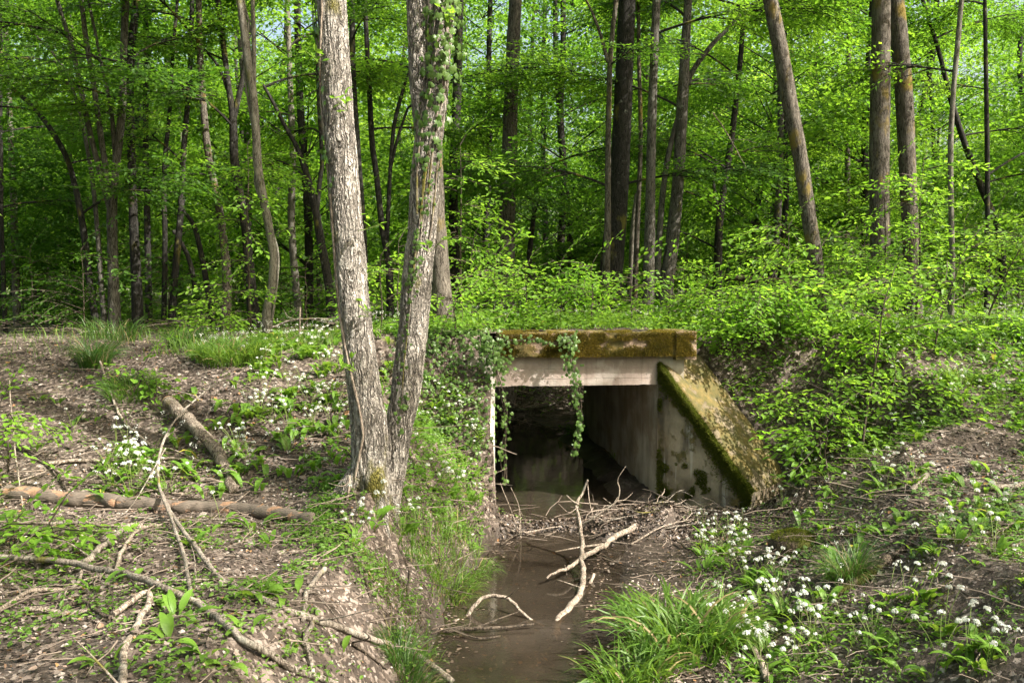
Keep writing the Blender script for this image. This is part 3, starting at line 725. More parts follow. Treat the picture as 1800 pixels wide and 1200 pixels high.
    # moss on slab, inner edge of the wing and foot of the wall
    r = np.random.default_rng(8)
    blade = np.array([[-.5, 0, 0], [.5, 0, 0], [.0, .15, 1.0]]); bf = np.array([[0, 1, 2]])
    def moss(name, P, N, ln, mat):
        k = len(P); D = N * .8 + r.normal(0, .55, (k, 3)); B = basis(np.cross(D, r.normal(0, 1, (k, 3))), (0, 0, 1)); 
        Zc = D / np.linalg.norm(D, axis=1, keepdims=True); Xc = np.cross(Zc, r.normal(0, 1, (k, 3))); Xc /= np.linalg.norm(Xc, axis=1, keepdims=True); Yc = np.cross(Zc, Xc)
        L_ = ln * r.uniform(.5, 1.3, k); Bm = np.stack([Xc * (L_ * .28)[:, None], Yc * L_[:, None], Zc * L_[:, None]], -1)
        mb = MB(); mb.inst(blade, bf, Bm, P - off); return mb.obj(name, M[mat], root, smooth=False)
    k = 42000; u = r.uniform(.06, 2.26, k); z = r.uniform(1.70, 1.97, k); m = fbm(u * 3.1, z * 5 + 2, o=4) + .25 * (z > 1.88) + .1; keep = m > -.02
    u, z = u[keep], z[keep]; P = C0 + u[:, None] * CU + (-.095 - .02 * (u > 2.03))[:, None] * CV; P = np.column_stack([P, z]); N = np.tile(-V3 + [0, 0, -.25], (len(P), 1))
    o = moss('moss', P, N, .022, 'mossf'); o['label'] = 'golden brown moss hanging on the slab face'
    k = 26000; u = r.uniform(.06, 2.26, k); v = r.uniform(-.1, .4, k); P = C0 + u[:, None] * CU + v[:, None] * CV; m = fbm(P[:, 0] * 4, P[:, 1] * 4) > -.12; P = P[m]
    P = np.column_stack([P, np.full(len(P), 1.966)]); moss('moss', P, np.tile([0, 0, 1.], (len(P), 1)), .02, 'mossf')
    k = 30000; s_ = r.uniform(.0, 1.14, k); d_ = np.abs(r.normal(0, .07, k)); wd = .06 + .10 * (fbm(s_ * 4, s_ * 0 + 3) + .4); keep = d_ < wd * 1.6; s_, d_ = s_[keep], d_[keep]
    ontop = r.random(len(s_)) < .35; T = np.where(ontop, d_ * .9, -.01); zz = wz(s_) - .035 - np.where(ontop, 0, d_ * 1.7)
    P = np.column_stack([WC[0] + s_ * WD[0] + T * WP[0], WC[1] + s_ * WD[1] + T * WP[1], zz]); N = np.where(ontop[:, None], [0, 0, 1.], -np.array([WP[0], WP[1], 0]) + [0, 0, .2])
    o = moss('moss', P, N, .028, 'mossg'); o['label'] = 'thick green moss along the inner edge of the wing wall'
    k = 60000; s_ = r.uniform(0, 1.13, k); zz = r.uniform(.05, 1.4, k); m = fbm(s_ * 3.5 + 4, zz * 3.5, o=4) + .55 * np.exp(-((zz - .48) / .11) ** 2 - ((s_ - .42) / .25) ** 2) + .40 * np.exp(-((zz - .12) / .15) ** 2); keep = (m > .30) & (zz < wz(s_) - .06)
    s_, zz = s_[keep], zz[keep]; P = np.column_stack([WC[0] + s_ * WD[0] - .012 * WP[0], WC[1] + s_ * WD[1] - .012 * WP[1], zz]); o = moss('moss', P, np.tile(-np.array([WP[0], WP[1], -.1]), (len(P), 1)), .026, 'mossg')
    o['label'] = 'dark green moss cushions on the inner face of the wing wall'
    return root
culv = build_culvert()
# ------------------------------------------------------------------ the twin trunk tree in front
def px_path(pts, Y0, dY=None):
    """trunk centre line from places in the photograph: (px, py, width px[, Y])"""
    P, W = [], []
    for q in pts:
        Y = q[3] if len(q) > 3 else Y0
        P.append(at(q[0], q[1], Y)); W.append(q[2] * Y / FPX / 2)
    return np.array(P), np.array(W)
def trunk_tube(mb, P, W, n, sides, off, bump=.06, flare=0, mat=0, bf=5., seed=0):
    Q = smooth_path(P, n); w_ = smooth_path(np.column_stack([W, W, W]), n)[:, 0]
    tube(mb, Q - off, np.maximum(w_, .003), sides, mat, True, bump, bf, seed); return Q, w_
rt = np.random.default_rng(21)
TWY = 6.6
def build_twin():
    base = at(652, 905, TWY - .02); base[2] = float(H(base[0], base[1])) - .05
    root = thing('twin_trunk_tree', 'big sunlit twin trunk tree with fissured pale bark on the left stream bank', 'tree', base)
    off = base
    A = [(654, 935, 108), (655, 905, 92), (654, 860, 80), (652, 820, 72), (648, 740, 66), (640, 680, 61), (629, 600, 57), (619, 500, 57), (611, 400, 55), (603, 300, 54), (594, 190, 54), (588, 100, 53), (582, 0, 53), (573, -150, 51), (560, -420, 47), (548, -800, 40), (540, -1300, 28)]
    P, W = px_path(A, TWY); W = W * .94; mb = MB(); QA, wA = trunk_tube(mb, P, W, 620, 72, off, .07)
    mb.obj('trunk', M['bark_main'], root)
    B = [(668, 925, 66, 6.66), (680, 870, 52, 6.70), (694, 810, 44, 6.74), (700, 760, 46, 6.76), (711, 700, 50, 6.78), (717, 650, 52, 6.8), (727, 570, 51, 6.8), (734, 480, 51, 6.8), (742, 400, 49, 6.8), (748, 300, 47, 6.8), (755, 240, 45, 6.8), (766, 170, 40, 6.8), (774, 80, 38, 6.8), (781, 0, 37, 6.8), (790, -150, 36, 6.8), (806, -500, 30, 6.8), (820, -1100, 18, 6.8)]
    P, W = px_path(B, TWY); mb = MB(); QB, wB = trunk_tube(mb, P, W, 600, 64, off, .07, seed=4)
    mb.obj('trunk', M['bark_main'], root)
    Bf = [(752, 290, 26, 6.83), (745, 235, 30, 6.82), (737, 160, 31, 6.8), (734, 80, 32, 6.8), (732, 0, 33, 6.8), (728, -150, 30, 6.8), (712, -600, 20, 6.8)]
    P, W = px_path(Bf, TWY); mb = MB(); QC, wC = trunk_tube(mb, P, W, 240, 40, off, .06, seed=7); mb.obj('fork_stem', M['bark_main'], root)
    for k, (a, ln) in enumerate([(3.4, .36), (5.2, .34), (2.2, .4)]):
        mb = MB(); s_ = np.linspace(0, 1, 10); x = base[0] + np.cos(a) * (.02 + (ln + .1) * s_ * .8); y = base[1] + np.sin(a) * (.02 + (ln + .1) * s_ * .8)
        z = H(x, y) + .14 * (1 - s_) ** 1.5 - .05 * s_ - .01; tube(mb, np.column_stack([x, y, z]) - off, .085 * (1 - s_) + .022, 12, 0, True, .15, 9, k); mb.obj('root', M['bark_main'], root)
    # high crown, above the frame, that shades the ground
    for Q, zs in ((QA, (9, 10.5, 11.5)), (QB, (8.5, 10, 11))):
        add_boughs(root, Q - off, [z - off[2] for z in zs], ['high', 'mid'], rt)
    # dead ivy stems on the bark
    mb = MB()
    def surf(Q, w_, f, ang, lift=.008):
        i = np.clip(f * (len(Q) - 1), 0, len(Q) - 2).astype(int); return Q[i] + np.stack([np.sin(ang), -np.cos(ang), 0 * ang], 1) * (w_[i] + lift)[:, None]
    fz = lambda Q, z: np.array([np.argmin(np.abs(Q[:, 2] - t)) for t in np.atleast_1d(z)]) / (len(Q) - 1)
    z = np.linspace(.72, 3.2, 60); ang = np.interp(z, [.72, 1.0, 1.35, 1.6, 2.3, 3.2], [-1.0, -.75, -.15, -.3, -1.0, -.95]); tube(mb, surf(QA, wA, fz(QA, z), ang) - off, .011, 6)
    z = np.linspace(3.6, 4.9, 40); ang = -.9 + .5 * np.sin(z * 3); tube(mb, surf(QA, wA, fz(QA, z), ang, .012) - off, .008, 6)
    mb.obj('dead_ivy_stem', M['wood_pale'], root)
    # ---- ivy
    r = np.random.default_rng(3)
    iv = thing('ivy', 'dense ivy wrapping the upper right trunk of the twin tree', 'ivy', at(770, 200, 6.62)); io = np.array(iv.location); mb = MB(); ms = MB()
    z = r.uniform(3.25, 5.9, 760); dens = sm(3.3, 4.3, z) * .9 + .12; z = z[r.random(760) < dens]; ang = r.normal(.35, 1.05, len(z)); P = surf(QB, wB, fz(QB, z), ang, 0); N = np.stack([np.sin(ang), -np.cos(ang), 0 * ang], 1)
    P = P + N * (.02 + np.abs(r.normal(0, .06, len(z))) * sm(3.3, 4.6, z))[:, None]; ivy_leaves(mb, P - io, N, .074, r); mb.obj('leaves', M['ivy'], iv)
    for k in range(7):
        z = np.linspace(2.6 + .15 * k, 5.8, 50); ang = r.uniform(-1.2, 1.2) + .35 * np.sin(z * r.uniform(1.5, 3) + k) ; tube(ms, surf(QB, wB, fz(QB, z), ang, .006) - io, r.uniform(.005, .012), 5)
    ms.obj('stem', M['wood_grey'], iv)
    iv = thing('ivy', 'sparse trail of ivy leaves climbing the lower middle of the right trunk', 'ivy', at(735, 500, 6.6)); io = np.array(iv.location); mb = MB(); ms = MB()
    z = np.linspace(1.5, 3.5, 60); tr = .05 + .28 * np.sin(z * 2.2); tube(ms, surf(QB, wB, fz(QB, z), tr, .005) - io, .004, 4); ms.obj('stem', M['wood_grey'], iv)
    k = 120; zz = np.concatenate([r.uniform(1.3, 3.5, 50), r.normal(2.55, .12, 25), r.normal(2.9, .10, 20), r.normal(1.55, .08, 12), r.normal(3.3, .1, 13)]); ang = .05 + .28 * np.sin(zz * 2.2) + r.normal(0, .22, k); N = np.stack([np.sin(ang), -np.cos(ang), 0 * ang], 1)
    ivy_leaves(mb, surf(QB, wB, fz(QB, zz), ang, .02) - io, N, .045, r); mb.obj('leaves', M['ivy'], iv)
    iv = thing('ivy', 'few pale ivy leaves up the left side of the left trunk', 'ivy', at(570, 200, 6.5)); io = np.array(iv.location); mb = MB(); ms = MB()
    zz = np.concatenate([r.uniform(3.2, 4.9, 34), r.normal(3.1, .06, 7), r.normal(3.45, .06, 7), r.normal(4.55, .10, 10)]); ang = -1.25 + r.normal(0, .35, len(zz)); N = np.stack([np.sin(ang), -np.cos(ang), 0 * ang], 1)
    ivy_leaves(mb, surf(QA, wA, fz(QA, zz), ang, .03) - io, N, .074, r); mb.obj('leaves', M['ivy'], iv)
    z = np.linspace(2.9, 5, 50); tube(ms, surf(QA, wA, fz(QA, z), -1.3 + .2 * np.sin(z * 4), .01) - io, .005, 5); ms.obj('stem', M['wood_grey'], iv)
    for (q, lab, n_) in (((640, 390), 'small bright leaf shoot half way up the left trunk', 9), ((760, 425), 'small yellow green shoot on the right edge of the right trunk', 8), ((608, 180), 'bright leaf shoots beside the top of the left trunk', 12), ((556, 92), 'leafy sprout left of the top of the left trunk', 14), ((612, 640), 'yellow green sprout low on the left trunk', 10), ((790, 20), 'bright leaf shoots at the top of the ivy covered trunk', 16), ((645, 545), 'small yellow green sprout between the twin trunks', 10)):
        p = at(q[0], q[1], TWY - .18); mb = MB(); T = r.normal(0, .045, (n_, 3)); T[0] = 0; T[7:] = T[np.arange(n_ - 7) % 7]; mb.inst(LEAF_N, LEAF_NF, rmats(n_, r, .6) * .06, T, 0)
        for t_ in T[:7]: tube(mb, np.array([[0, .08, -.05], t_]), .0018, 3, 1, cap=False)
        o = mb.obj('leaf_shoot', [M['leaf_young'], M['stem']], None, False); o.location = p; tag(o, lab, 'shoot', 'leaf shoots sprouting on the twin trunks')
build_twin()

# ------------------------------------------------------------------ the other trees whose trunks show
LM = []      # landmarks: (px at eye level, Y, phrase)
def tree(pts, Y, mat, label, cat='tree', z0=None, boughs=(), kinds=('mid', 'dark'), stems=(), sides=12, scale=(.8, 1.1), top=None, name='tree', seed=None, cover=0, bias=None, lead=True):
    r = np.random.default_rng(int(pts[0][0]) + 7 if seed is None else seed)
    P, W = px_path(pts, Y)
    b = P[0].copy(); g = float(trk(b[0], b[1])) - .08
    if P[0][2] > g + .05: P = np.vstack([[P[0][0] + (P[0][0] - P[1][0]) * .2, P[0][1], g], P]); W = np.concatenate([[W[0] * 1.15], W])
    # carry the trunk on above the frame
    d = P[-1] - P[-3 if len(P) > 3 else -2]; d /= np.linalg.norm(d); H_ = top or 13.0
    if lead and P[-1][2] < H_:
        k = (H_ - P[-1][2]) / max(d[2], .5); P = np.vstack([P, P[-1] + d * k * .5, P[-1] + d * k * [.6, .6, 1]]); W = np.concatenate([W, [W[-1] * .75, W[-1] * .35]])
    root = thing(name, label, cat, (P[0][0], P[0][1], P[0][2])); off = P[0].copy()
    mb = MB(); Q, w_ = trunk_tube(mb, P, W, 90, sides, off, .07); mb.obj('trunk', M[mat], root)
    paths = [Q - off]
    for st in stems:
        p2, w2 = px_path(st, Y)
        if len(st[0]) < 5 and st[-1][1] <= 5:
            d = p2[-1] - p2[-2]; d /= np.linalg.norm(d); p2 = np.vstack([p2, p2[-1] + d * 3, p2[-1] + d * [5, 5, 6]]); w2 = np.concatenate([w2, [w2[-1] * .7, w2[-1] * .4]])
        mb = MB(); q2, _ = trunk_tube(mb, p2, w2, 60, 9, off, .06); mb.obj('stem', M[mat], root); paths.append(q2 - off)
    for k, z in enumerate(boughs):
        add_boughs(root, paths[k % len(paths)], [z - off[2]], [kinds[k % len(kinds)]], r, scale, bias=bias)
    if cover:
        mbi = MB(); i = r.integers(0, int(len(Q) * .8), cover); ang = r.uniform(0, 6.28, cover); N = np.stack([np.cos(ang), np.sin(ang), 0 * ang], 1)
        ivy_leaves(mbi, Q[i] - off + N * (w_[i] + .04 + np.abs(r.normal(0, .05, cover)))[:, None], N, .085, r); mbi.obj('foliage', M['ivy'], root)
    LM.append((topx(Q[np.argmin(np.abs(Q[:, 2] - 3.2))])[0], Y, label)); return root

# right and centre
tree([(782, 600, 44), (778, 540, 36), (772, 460, 34), (766, 380, 32), (764, 300, 30), (760, 100, 28)], 10.6, 'bark_brown', 'mossy brown trunk rising just behind the right trunk of the twin tree', boughs=(7.5, 8.5, 9.5, 8), sides=24)
tree([(886, 505, 34), (890, 420, 30), (894, 300, 27), (898, 180, 25), (903, 60, 23), (906, 0, 22)], 15.5, 'bark_grey', 'dark straight trunk rising behind the left end of the culvert slab', boughs=(8.8, 9.5, 7.6, 10.5), sides=20)
tree([(1072, 525, 44), (1080, 450, 34), (1088, 330, 34), (1094, 200, 32), (1100, 60, 30), (1103, 0, 29)], 14.5, 'bark_dark', 'thick dark trunk behind the middle of the culvert slab', boughs=(7.2, 8.2, 9.4, 6.4), sides=20, stems=[[(1062, 520, 20), (1064, 460, 18), (1071, 380, 12), (1074, 330, 6)]])
tree([(1064, 525, 15), (1068, 400, 12), (1069, 250, 10), (1072, 120, 9), (1078, 40, 8), (1083, 0, 8)], 14.0, 'bark_brown', 'thin brown stem close to the left of the thick dark trunk', boughs=(6, 7.5, 8.5), kinds=('short', 'mid'), stems=[[(1069, 110, 7), (1055, 60, 6), (1040, 20, 4), (1030, 0, 4)]])
tree([(1139, 530, 22), (1142, 420, 19), (1145, 250, 16), (1149, 120, 15), (1154, 0, 14)], 13.6, 'bark_grey', 'grey pole trunk between the thick dark trunk and the forked tree', boughs=(6.4, 7.6, 8.8), kinds=('mid',), sides=16)
tree([(1116, 520, 10), (1120, 400, 9), (1126, 250, 8), (1123, 100, 7), (1122, 0, 6)], 15.2, 'bark_brown', 'slender crooked brown stem between two darker trunks behind the slab', boughs=(6, 8), kinds=('short',))
tree([(1108, 520, 12), (1110, 470, 11), (1113, 400, 10), (1119, 340, 6)], 16.2, 'bark_pale', 'pale broken stub standing behind the thick dark trunk', boughs=(), lead=False)
tree([(1168, 540, 28), (1180, 440, 24), (1191, 330, 21), (1197, 230, 20), (1201, 150, 19), (1206, 60, 16), (1210, 0, 14)], 14.2, 'bark_grey', 'forked grey tree whose right limb reaches up to the right', boughs=(6.8, 7.4, 8.4, 5.6, 9), stems=[[(1200, 160, 11), (1222, 118, 9), (1255, 75, 8), (1285, 45, 7), (1312, 15, 5)], [(1155, 520, 12), (1160, 400, 11), (1170, 300, 10), (1185, 230, 9), (1197, 190, 8)]], sides=16)
tree([(1440, 560, 34), (1437, 500, 27), (1432, 450, 25), (1420, 370, 25), (1407, 280, 25), (1392, 200, 26), (1376, 110, 26), (1362, 40, 26), (1354, 0, 25)], 11.6, 'bark_brown', 'grey trunk leaning to the left, standing alone right of centre', boughs=(8.5, 9.5, 10), sides=28)
tree([(1546, 500, 38), (1547, 440, 34), (1546, 350, 33), (1546, 250, 33), (1548, 120, 32), (1549, 0, 30)], 12.6, 'bark_brown', 'thick straight brown trunk on the right, left one of a pair', boughs=(8.5, 9.5, 10.5), sides=28)
tree([(1606, 560, 32), (1604, 480, 28), (1600, 400, 27), (1594, 270, 28), (1589, 170, 29), (1580, 60, 29), (1574, 0, 28)], 13.0, 'bark_brown', 'thick brown trunk on the right, right one of a pair with ivy at its foot', boughs=(8.5, 9.5, 10), sides=28)
tree([(1671, 565, 11), (1674, 470, 9), (1672, 380, 9), (1671, 260, 9), (1676, 160, 8), (1684, 70, 9), (1690, 0, 8)], 12.2, 'bark_pale', 'slender pale crooked stem right of the thick pair of trunks', boughs=(5.5, 7, 8), kinds=('short', 'mid'), sides=10)
tree([(1734, 560, 9), (1736, 400, 8), (1735, 250, 8), (1733, 120, 7), (1731, 0, 6)], 15.5, 'bark_dark', 'thin dark stem near the right edge of the wood', boughs=(4.5, 6, 7.5, 8.5), kinds=('dark', 'short'))
tree([(1764, 560, 12), (1758, 420, 12), (1725, 330, 11), (1695, 250, 10), (1670, 170, 9), (1650, 90, 7)], 17.5, 'bark_dark', 'dark stem at the right edge leaning left across the wood', boughs=(4.5, 5.5, 6.5, 7.5), kinds=('dark',))
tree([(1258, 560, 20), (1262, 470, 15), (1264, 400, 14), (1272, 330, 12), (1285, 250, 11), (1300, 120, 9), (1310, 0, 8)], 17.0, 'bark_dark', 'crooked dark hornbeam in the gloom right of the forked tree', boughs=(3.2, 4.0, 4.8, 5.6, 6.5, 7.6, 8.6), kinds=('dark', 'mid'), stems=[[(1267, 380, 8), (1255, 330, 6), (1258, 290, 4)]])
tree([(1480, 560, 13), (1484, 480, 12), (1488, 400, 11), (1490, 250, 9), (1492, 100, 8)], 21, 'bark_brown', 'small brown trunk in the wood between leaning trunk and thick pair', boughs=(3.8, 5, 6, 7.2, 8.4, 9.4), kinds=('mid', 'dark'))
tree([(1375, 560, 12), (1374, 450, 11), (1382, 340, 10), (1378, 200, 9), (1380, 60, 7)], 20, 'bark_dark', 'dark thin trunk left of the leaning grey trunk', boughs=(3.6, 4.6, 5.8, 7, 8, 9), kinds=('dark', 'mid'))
# left group
tree([(203, 592, 24), (200, 520, 19), (198, 440, 17), (197, 370, 17), (202, 310, 13), (213, 210, 13), (217, 100, 12), (221, 0, 12)], 13.0, 'bark_grey', 'many stemmed tree on the left whose dark stems fan out from one foot', boughs=(5.2, 6.2, 7.2, 8.2, 5.8, 6.8), stems=[
  [(196, 375, 12), (181, 320, 10), (160, 240, 9), (143, 160, 9), (128, 90, 8), (100, 0, 7)], [(197, 350, 9), (182, 270, 10), (165, 150, 9), (150, 60, 9), (143, 0, 8)], [(203, 290, 8), (196, 200, 7), (180, 120, 6), (168, 60, 5), (155, 0, 5)]], sides=16)
tree([(243, 590, 21), (240, 500, 18), (235, 400, 15), (231, 270, 14), (228, 150, 14), (233, 60, 13), (240, 0, 12)], 14.0, 'bark_dark', 'straight black trunk just right of the many stemmed tree', boughs=(5.6, 6.8, 7.8, 8.8), sides=16, kinds=('dark', 'mid'))
tree([(262, 560, 12), (259, 400, 11), (256, 250, 10), (257, 100, 9), (256, 0, 9)], 16, 'bark_dark', 'thin dark ivy grown trunk in the left part of the wood', boughs=(5, 6.6, 8), kinds=('dark', 'short'), cover=260)
tree([(300, 585, 13), (308, 480, 12), (317, 380, 11), (322, 280, 10), (330, 180, 9), (335, 100, 8), (338, 0, 7)], 14.8, 'bark_dark', 'slim dark trunk in the left middle that tilts right as it rises', boughs=(4.6, 5.8, 7, 8), kinds=('mid', 'short', 'dark'), stems=[[(288, 570, 9), (290, 430, 9), (289, 300, 8), (298, 200, 7), (303, 110, 6), (312, 0, 5)]])
tree([(396, 568, 20), (399, 500, 16), (394, 430, 14), (384, 360, 13), (366, 270, 12), (357, 180, 12), (351, 80, 11), (349, 0, 10)], 13.6, 'bark_brown', 'brown trunk with leafy ivy left of the pale twisted tree', boughs=(4.0, 5.4, 7, 8), kinds=('short', 'mid'), cover=420, sides=14)
tree([(446, 556, 22), (438, 470, 17), (432, 400, 16), (421, 340, 15), (412, 280, 15), (409, 200, 13), (403, 160, 10), (394, 90, 10), (383, 0, 9)], 13.8, 'bark_dark', 'dark forked trunk directly behind the pale twisted tree', boughs=(6, 7.2, 8.2, 5), stems=[[(411, 210, 10), (428, 130, 9), (438, 60, 8), (445, 0, 7)], [(404, 170, 6), (385, 120, 5), (362, 90, 4)]], sides=14)
tree([(470, 592, 20), (469, 550, 15), (478, 500, 14), (480, 450, 14), (473, 400, 14), (461, 340, 15), (453, 290, 15), (450, 230, 14), (444, 160, 14), (434, 90, 15), (422, 0, 13)], 11.8, 'bark_pale', 'pale twisted tree wound with old ivy stems at the left', boughs=(6.8, 7.6), kinds=('short', 'mid'), stems=[[(474, 590, 5), (486, 500, 5), (488, 440, 4), (468, 380, 4), (448, 320, 4), (455, 280, 4), (440, 200, 4), (430, 120, 4), (437, 40, 4), (428, 0, 4)], [(452, 270, 9), (447, 180, 8), (446, 60, 8), (444, 0, 7)]], sides=18, cover=0)
tree([(584, 560, 20), (578, 500, 16), (565, 430, 15), (553, 360, 13), (540, 310, 11), (522, 260, 8), (500, 220, 7), (480, 180, 6), (463, 150, 5)], 14.5, 'bark_dark', 'crooked dark tree leaning left just left of the twin tree', boughs=(4.2, 5, 5.8), kinds=('mid', 'short'), lead=False, stems=[[(556, 380, 9), (562, 320, 8), (566, 280, 7), (560, 180, 6), (556, 60, 5)]], sides=14)
tree([(526, 560, 14), (518, 480, 13), (512, 380, 13), (515, 280, 12), (512, 200, 11), (508, 90, 9), (505, 0, 8)], 18, 'bark_pale', 'pale spotted trunk further back left of the twin tree', boughs=(4.6, 6, 7.4, 8.6, 9.8), kinds=('mid', 'dark'))
tree([(30, 560, 13), (27, 460, 12), (24, 350, 11), (19, 250, 10), (15, 150, 9)], 21, 'bark_pale', 'pale sunlit trunk by the left edge of the wood', boughs=(6.8, 8.0, 9.4), kinds=('mid', 'dark'))
tree([(3, 400, 7), (2, 300, 7), (1, 200, 6), (2, 60, 5)], 17, 'bark_dark', 'dark stem cut by the left edge of the picture', boughs=(4, 5.5, 7), kinds=('dark',))
tree([(172, 585, 12), (158, 500, 11), (146, 400, 11), (125, 300, 9), (100, 245, 9), (60, 190, 8), (5, 142, 7)], 13.6, 'bark_dark', 'dark trunk bending far to the left at the left of the wood', boughs=(3.6, 4.4, 5.2), kinds=('dark', 'short'), lead=False)
tree([(186, 590, 9), (178, 500, 9), (171, 400, 8), (160, 300, 7), (140, 200, 6), (112, 120, 5), (60, 60, 4), (20, 22, 4)], 14.6, 'bark_grey', 'thin stem arching to the left across the top left corner', boughs=(5.2, 6.2), kinds=('dark', 'short'), lead=False)
tree([(372, 560, 12), (362, 490, 10), (350, 430, 9), (340, 395, 8), (322, 370, 6)], 14.2, 'bark_dark', 'dead broken dark stem leaning left of the ivy grown trunk', boughs=(), lead=False)
tree([(352, 560, 10), (342, 500, 9), (330, 450, 8), (305, 405, 7)], 15.2, 'bark_dark', 'short dark leaning snag in the left middle of the wood', boughs=(), lead=False)
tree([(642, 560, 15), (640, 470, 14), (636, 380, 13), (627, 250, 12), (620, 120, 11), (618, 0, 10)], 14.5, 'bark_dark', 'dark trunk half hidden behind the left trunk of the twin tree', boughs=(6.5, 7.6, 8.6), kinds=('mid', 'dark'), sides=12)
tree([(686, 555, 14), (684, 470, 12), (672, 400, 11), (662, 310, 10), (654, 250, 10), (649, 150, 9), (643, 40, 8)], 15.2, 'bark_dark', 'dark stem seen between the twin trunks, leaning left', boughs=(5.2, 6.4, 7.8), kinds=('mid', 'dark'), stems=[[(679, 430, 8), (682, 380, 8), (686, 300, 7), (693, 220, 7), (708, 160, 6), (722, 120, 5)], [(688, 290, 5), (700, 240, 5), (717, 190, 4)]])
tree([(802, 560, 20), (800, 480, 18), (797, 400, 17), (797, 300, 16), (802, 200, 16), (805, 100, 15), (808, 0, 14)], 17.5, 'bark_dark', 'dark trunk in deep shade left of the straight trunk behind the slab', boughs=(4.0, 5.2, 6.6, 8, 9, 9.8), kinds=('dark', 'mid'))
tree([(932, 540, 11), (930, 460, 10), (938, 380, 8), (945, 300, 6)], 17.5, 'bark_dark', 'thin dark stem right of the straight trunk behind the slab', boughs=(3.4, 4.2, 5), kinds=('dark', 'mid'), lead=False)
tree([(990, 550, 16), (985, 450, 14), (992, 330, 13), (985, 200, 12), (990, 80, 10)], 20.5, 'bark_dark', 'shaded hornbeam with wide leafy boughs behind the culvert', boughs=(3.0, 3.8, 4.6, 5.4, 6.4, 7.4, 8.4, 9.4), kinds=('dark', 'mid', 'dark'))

# understorey trees carrying the screen of leaves
far_r = np.random.default_rng(77)
def straight_tree(x, y, h, r0, mat, nb, zlo, label, group=None, kinds=('mid', 'dark'), scale=(.8, 1.15), name='forest_tree'):
    r = far_r; z = float(trk(x, y)) - .1; n = 7; t = np.linspace(0, 1, n)
    P = np.stack([np.cumsum(r.normal(0, .16, n)) * (t > 0), np.cumsum(r.normal(0, .16, n)) * (t > 0), t * h], 1)
    root = thing(name, label, 'tree', (x, y, z), 0, group); mb = MB(); Q = smooth_path(P, 24); tube(mb, Q, np.linspace(r0, r0 * .3, 24), 8, 0, True, .08, 4, x); mb.obj('trunk', M[mat], root)
    zs = zlo + (h * .95 - zlo) * (np.linspace(0, 1, nb) ** .9); add_boughs(root, Q, zs, kinds, r, scale); return root
def make_crown(r, h, z0, rad, n, key='far', leafm='leaf_shaded', shape=0.0):
    """a whole leafy crown round a straight trunk at the origin, in tiers of flat sprays with gaps between"""
    mb = MB(); ncl = max(8, n // 9); P, Fw = [], []
    for k in range(ncl):
        z = z0 + (h - z0) * r.random() ** 1.25; a = r.uniform(0, 6.28); R_ = rad * r.uniform(.35, 1.0) * (1 - .45 * ((z - z0) / (h - z0)) ** 2); ln = R_
        c = np.array([math.cos(a) * R_, math.sin(a) * R_, z + .25 * R_])
        tube(mb, np.array([[0, 0, z - .3 * R_], c * [.5, .5, 1] + [0, 0, -.22 * R_], c]), [.018, .011, .005], 4, 1, cap=False)
        m = int(n / ncl * r.uniform(.6, 1.4)) + 1
        d = r.normal(0, 1, (m, 3)) * [.62, .62, .16]; aa = a + r.normal(0, .9, m)
        P.append(c + d); Fw.append(np.stack([np.cos(aa), np.sin(aa), r.normal(-.02, .2, m)], 1))
    put_sprays(mb, key, np.concatenate(Fw), np.concatenate(P), r, twigs=False, roll=.35)
    return mb.mesh('crown', [M[leafm], M['bark_dark']], smooth=False)
rc = np.random.default_rng(9)
CROWN = {'low': [make_crown(rc, 10, 1.4, 3.0, 420, leafm=['leaf_shaded', 'leaf_shaded', 'leaf', 'leaf_shaded'][i]) for i in range(4)],
         'tall': [make_crown(rc, 16, 4.5, 3.4, 260, leafm=['leaf_sunlit', 'leaf'][i % 2]) for i in range(4)],
         'far': [make_crown(rc, 17, 1.0, 4.2, 480, leafm=['leaf_sunlit', 'leaf_sunlit', 'leaf'][i]) for i in range(3)]}
TRUNKM = []
for i in range(6):
    n = 8; t = np.linspace(0, 1, n); P = np.stack([np.cumsum(rc.normal(0, .13, n)), np.cumsum(rc.normal(0, .13, n)), t * 17], 1); P -= P[0]; mb = MB()
    tube(mb, smooth_path(P, 30), np.linspace(.10, .03, 30), 9, 0, True, .08, 3, i); TRUNKM.append(mb.mesh('trunk', [M[['bark_dark', 'bark_dark', 'bark_dark', 'bark_grey', 'bark_dark', 'bark_dark'][i]]]))
BACK = []
def back_tree(x, y, kind, s_=1.0, trunk=None):
    z = float(trk(x, y)) - .1
    root = thing('forest_tree', None, 'tree', (x, y, z), rc.uniform(0, 6.28), None)
    root.scale = (s_, s_, s_)
    ti = rc.integers(0, 6) if trunk is None else trunk
    link('trunk', TRUNKM[ti], root); cr = CROWN[kind]; link('crown', cr[rc.integers(0, len(cr))], root)
    BACK.append((x, y, kind, root, ti)); return root
def ok_xy(x, y, used, d):
    return all((x - a) ** 2 + (y - b) ** 2 > d * d for a, b in used)
used = []
def scatter(n, y0, y1, kind, d, s0, s1, wid=.66, far=0):
    c = 0; tries = 0
    while c < n and tries < 4000:
        tries += 1; y = math.sqrt(rc.uniform(y0 ** 2, y1 ** 2)); x = rc.uniform(-wid * y - 1.5, wid * y + 1.5)
        if y < 24 and abs(x - cxf(y)) < 1.6: continue
        if ok_xy(x, y, used, d): used.append((x, y)); back_tree(x, y, kind, rc.uniform(s0, s1)); c += 1
scatter(25, 18, 28, 'low', 2.4, .8, 1.1)
scatter(9, 22, 34, 'tall', 3.0, .9, 1.15)
scatter(42, 28, 50, 'far', 3.0, .85, 1.15)
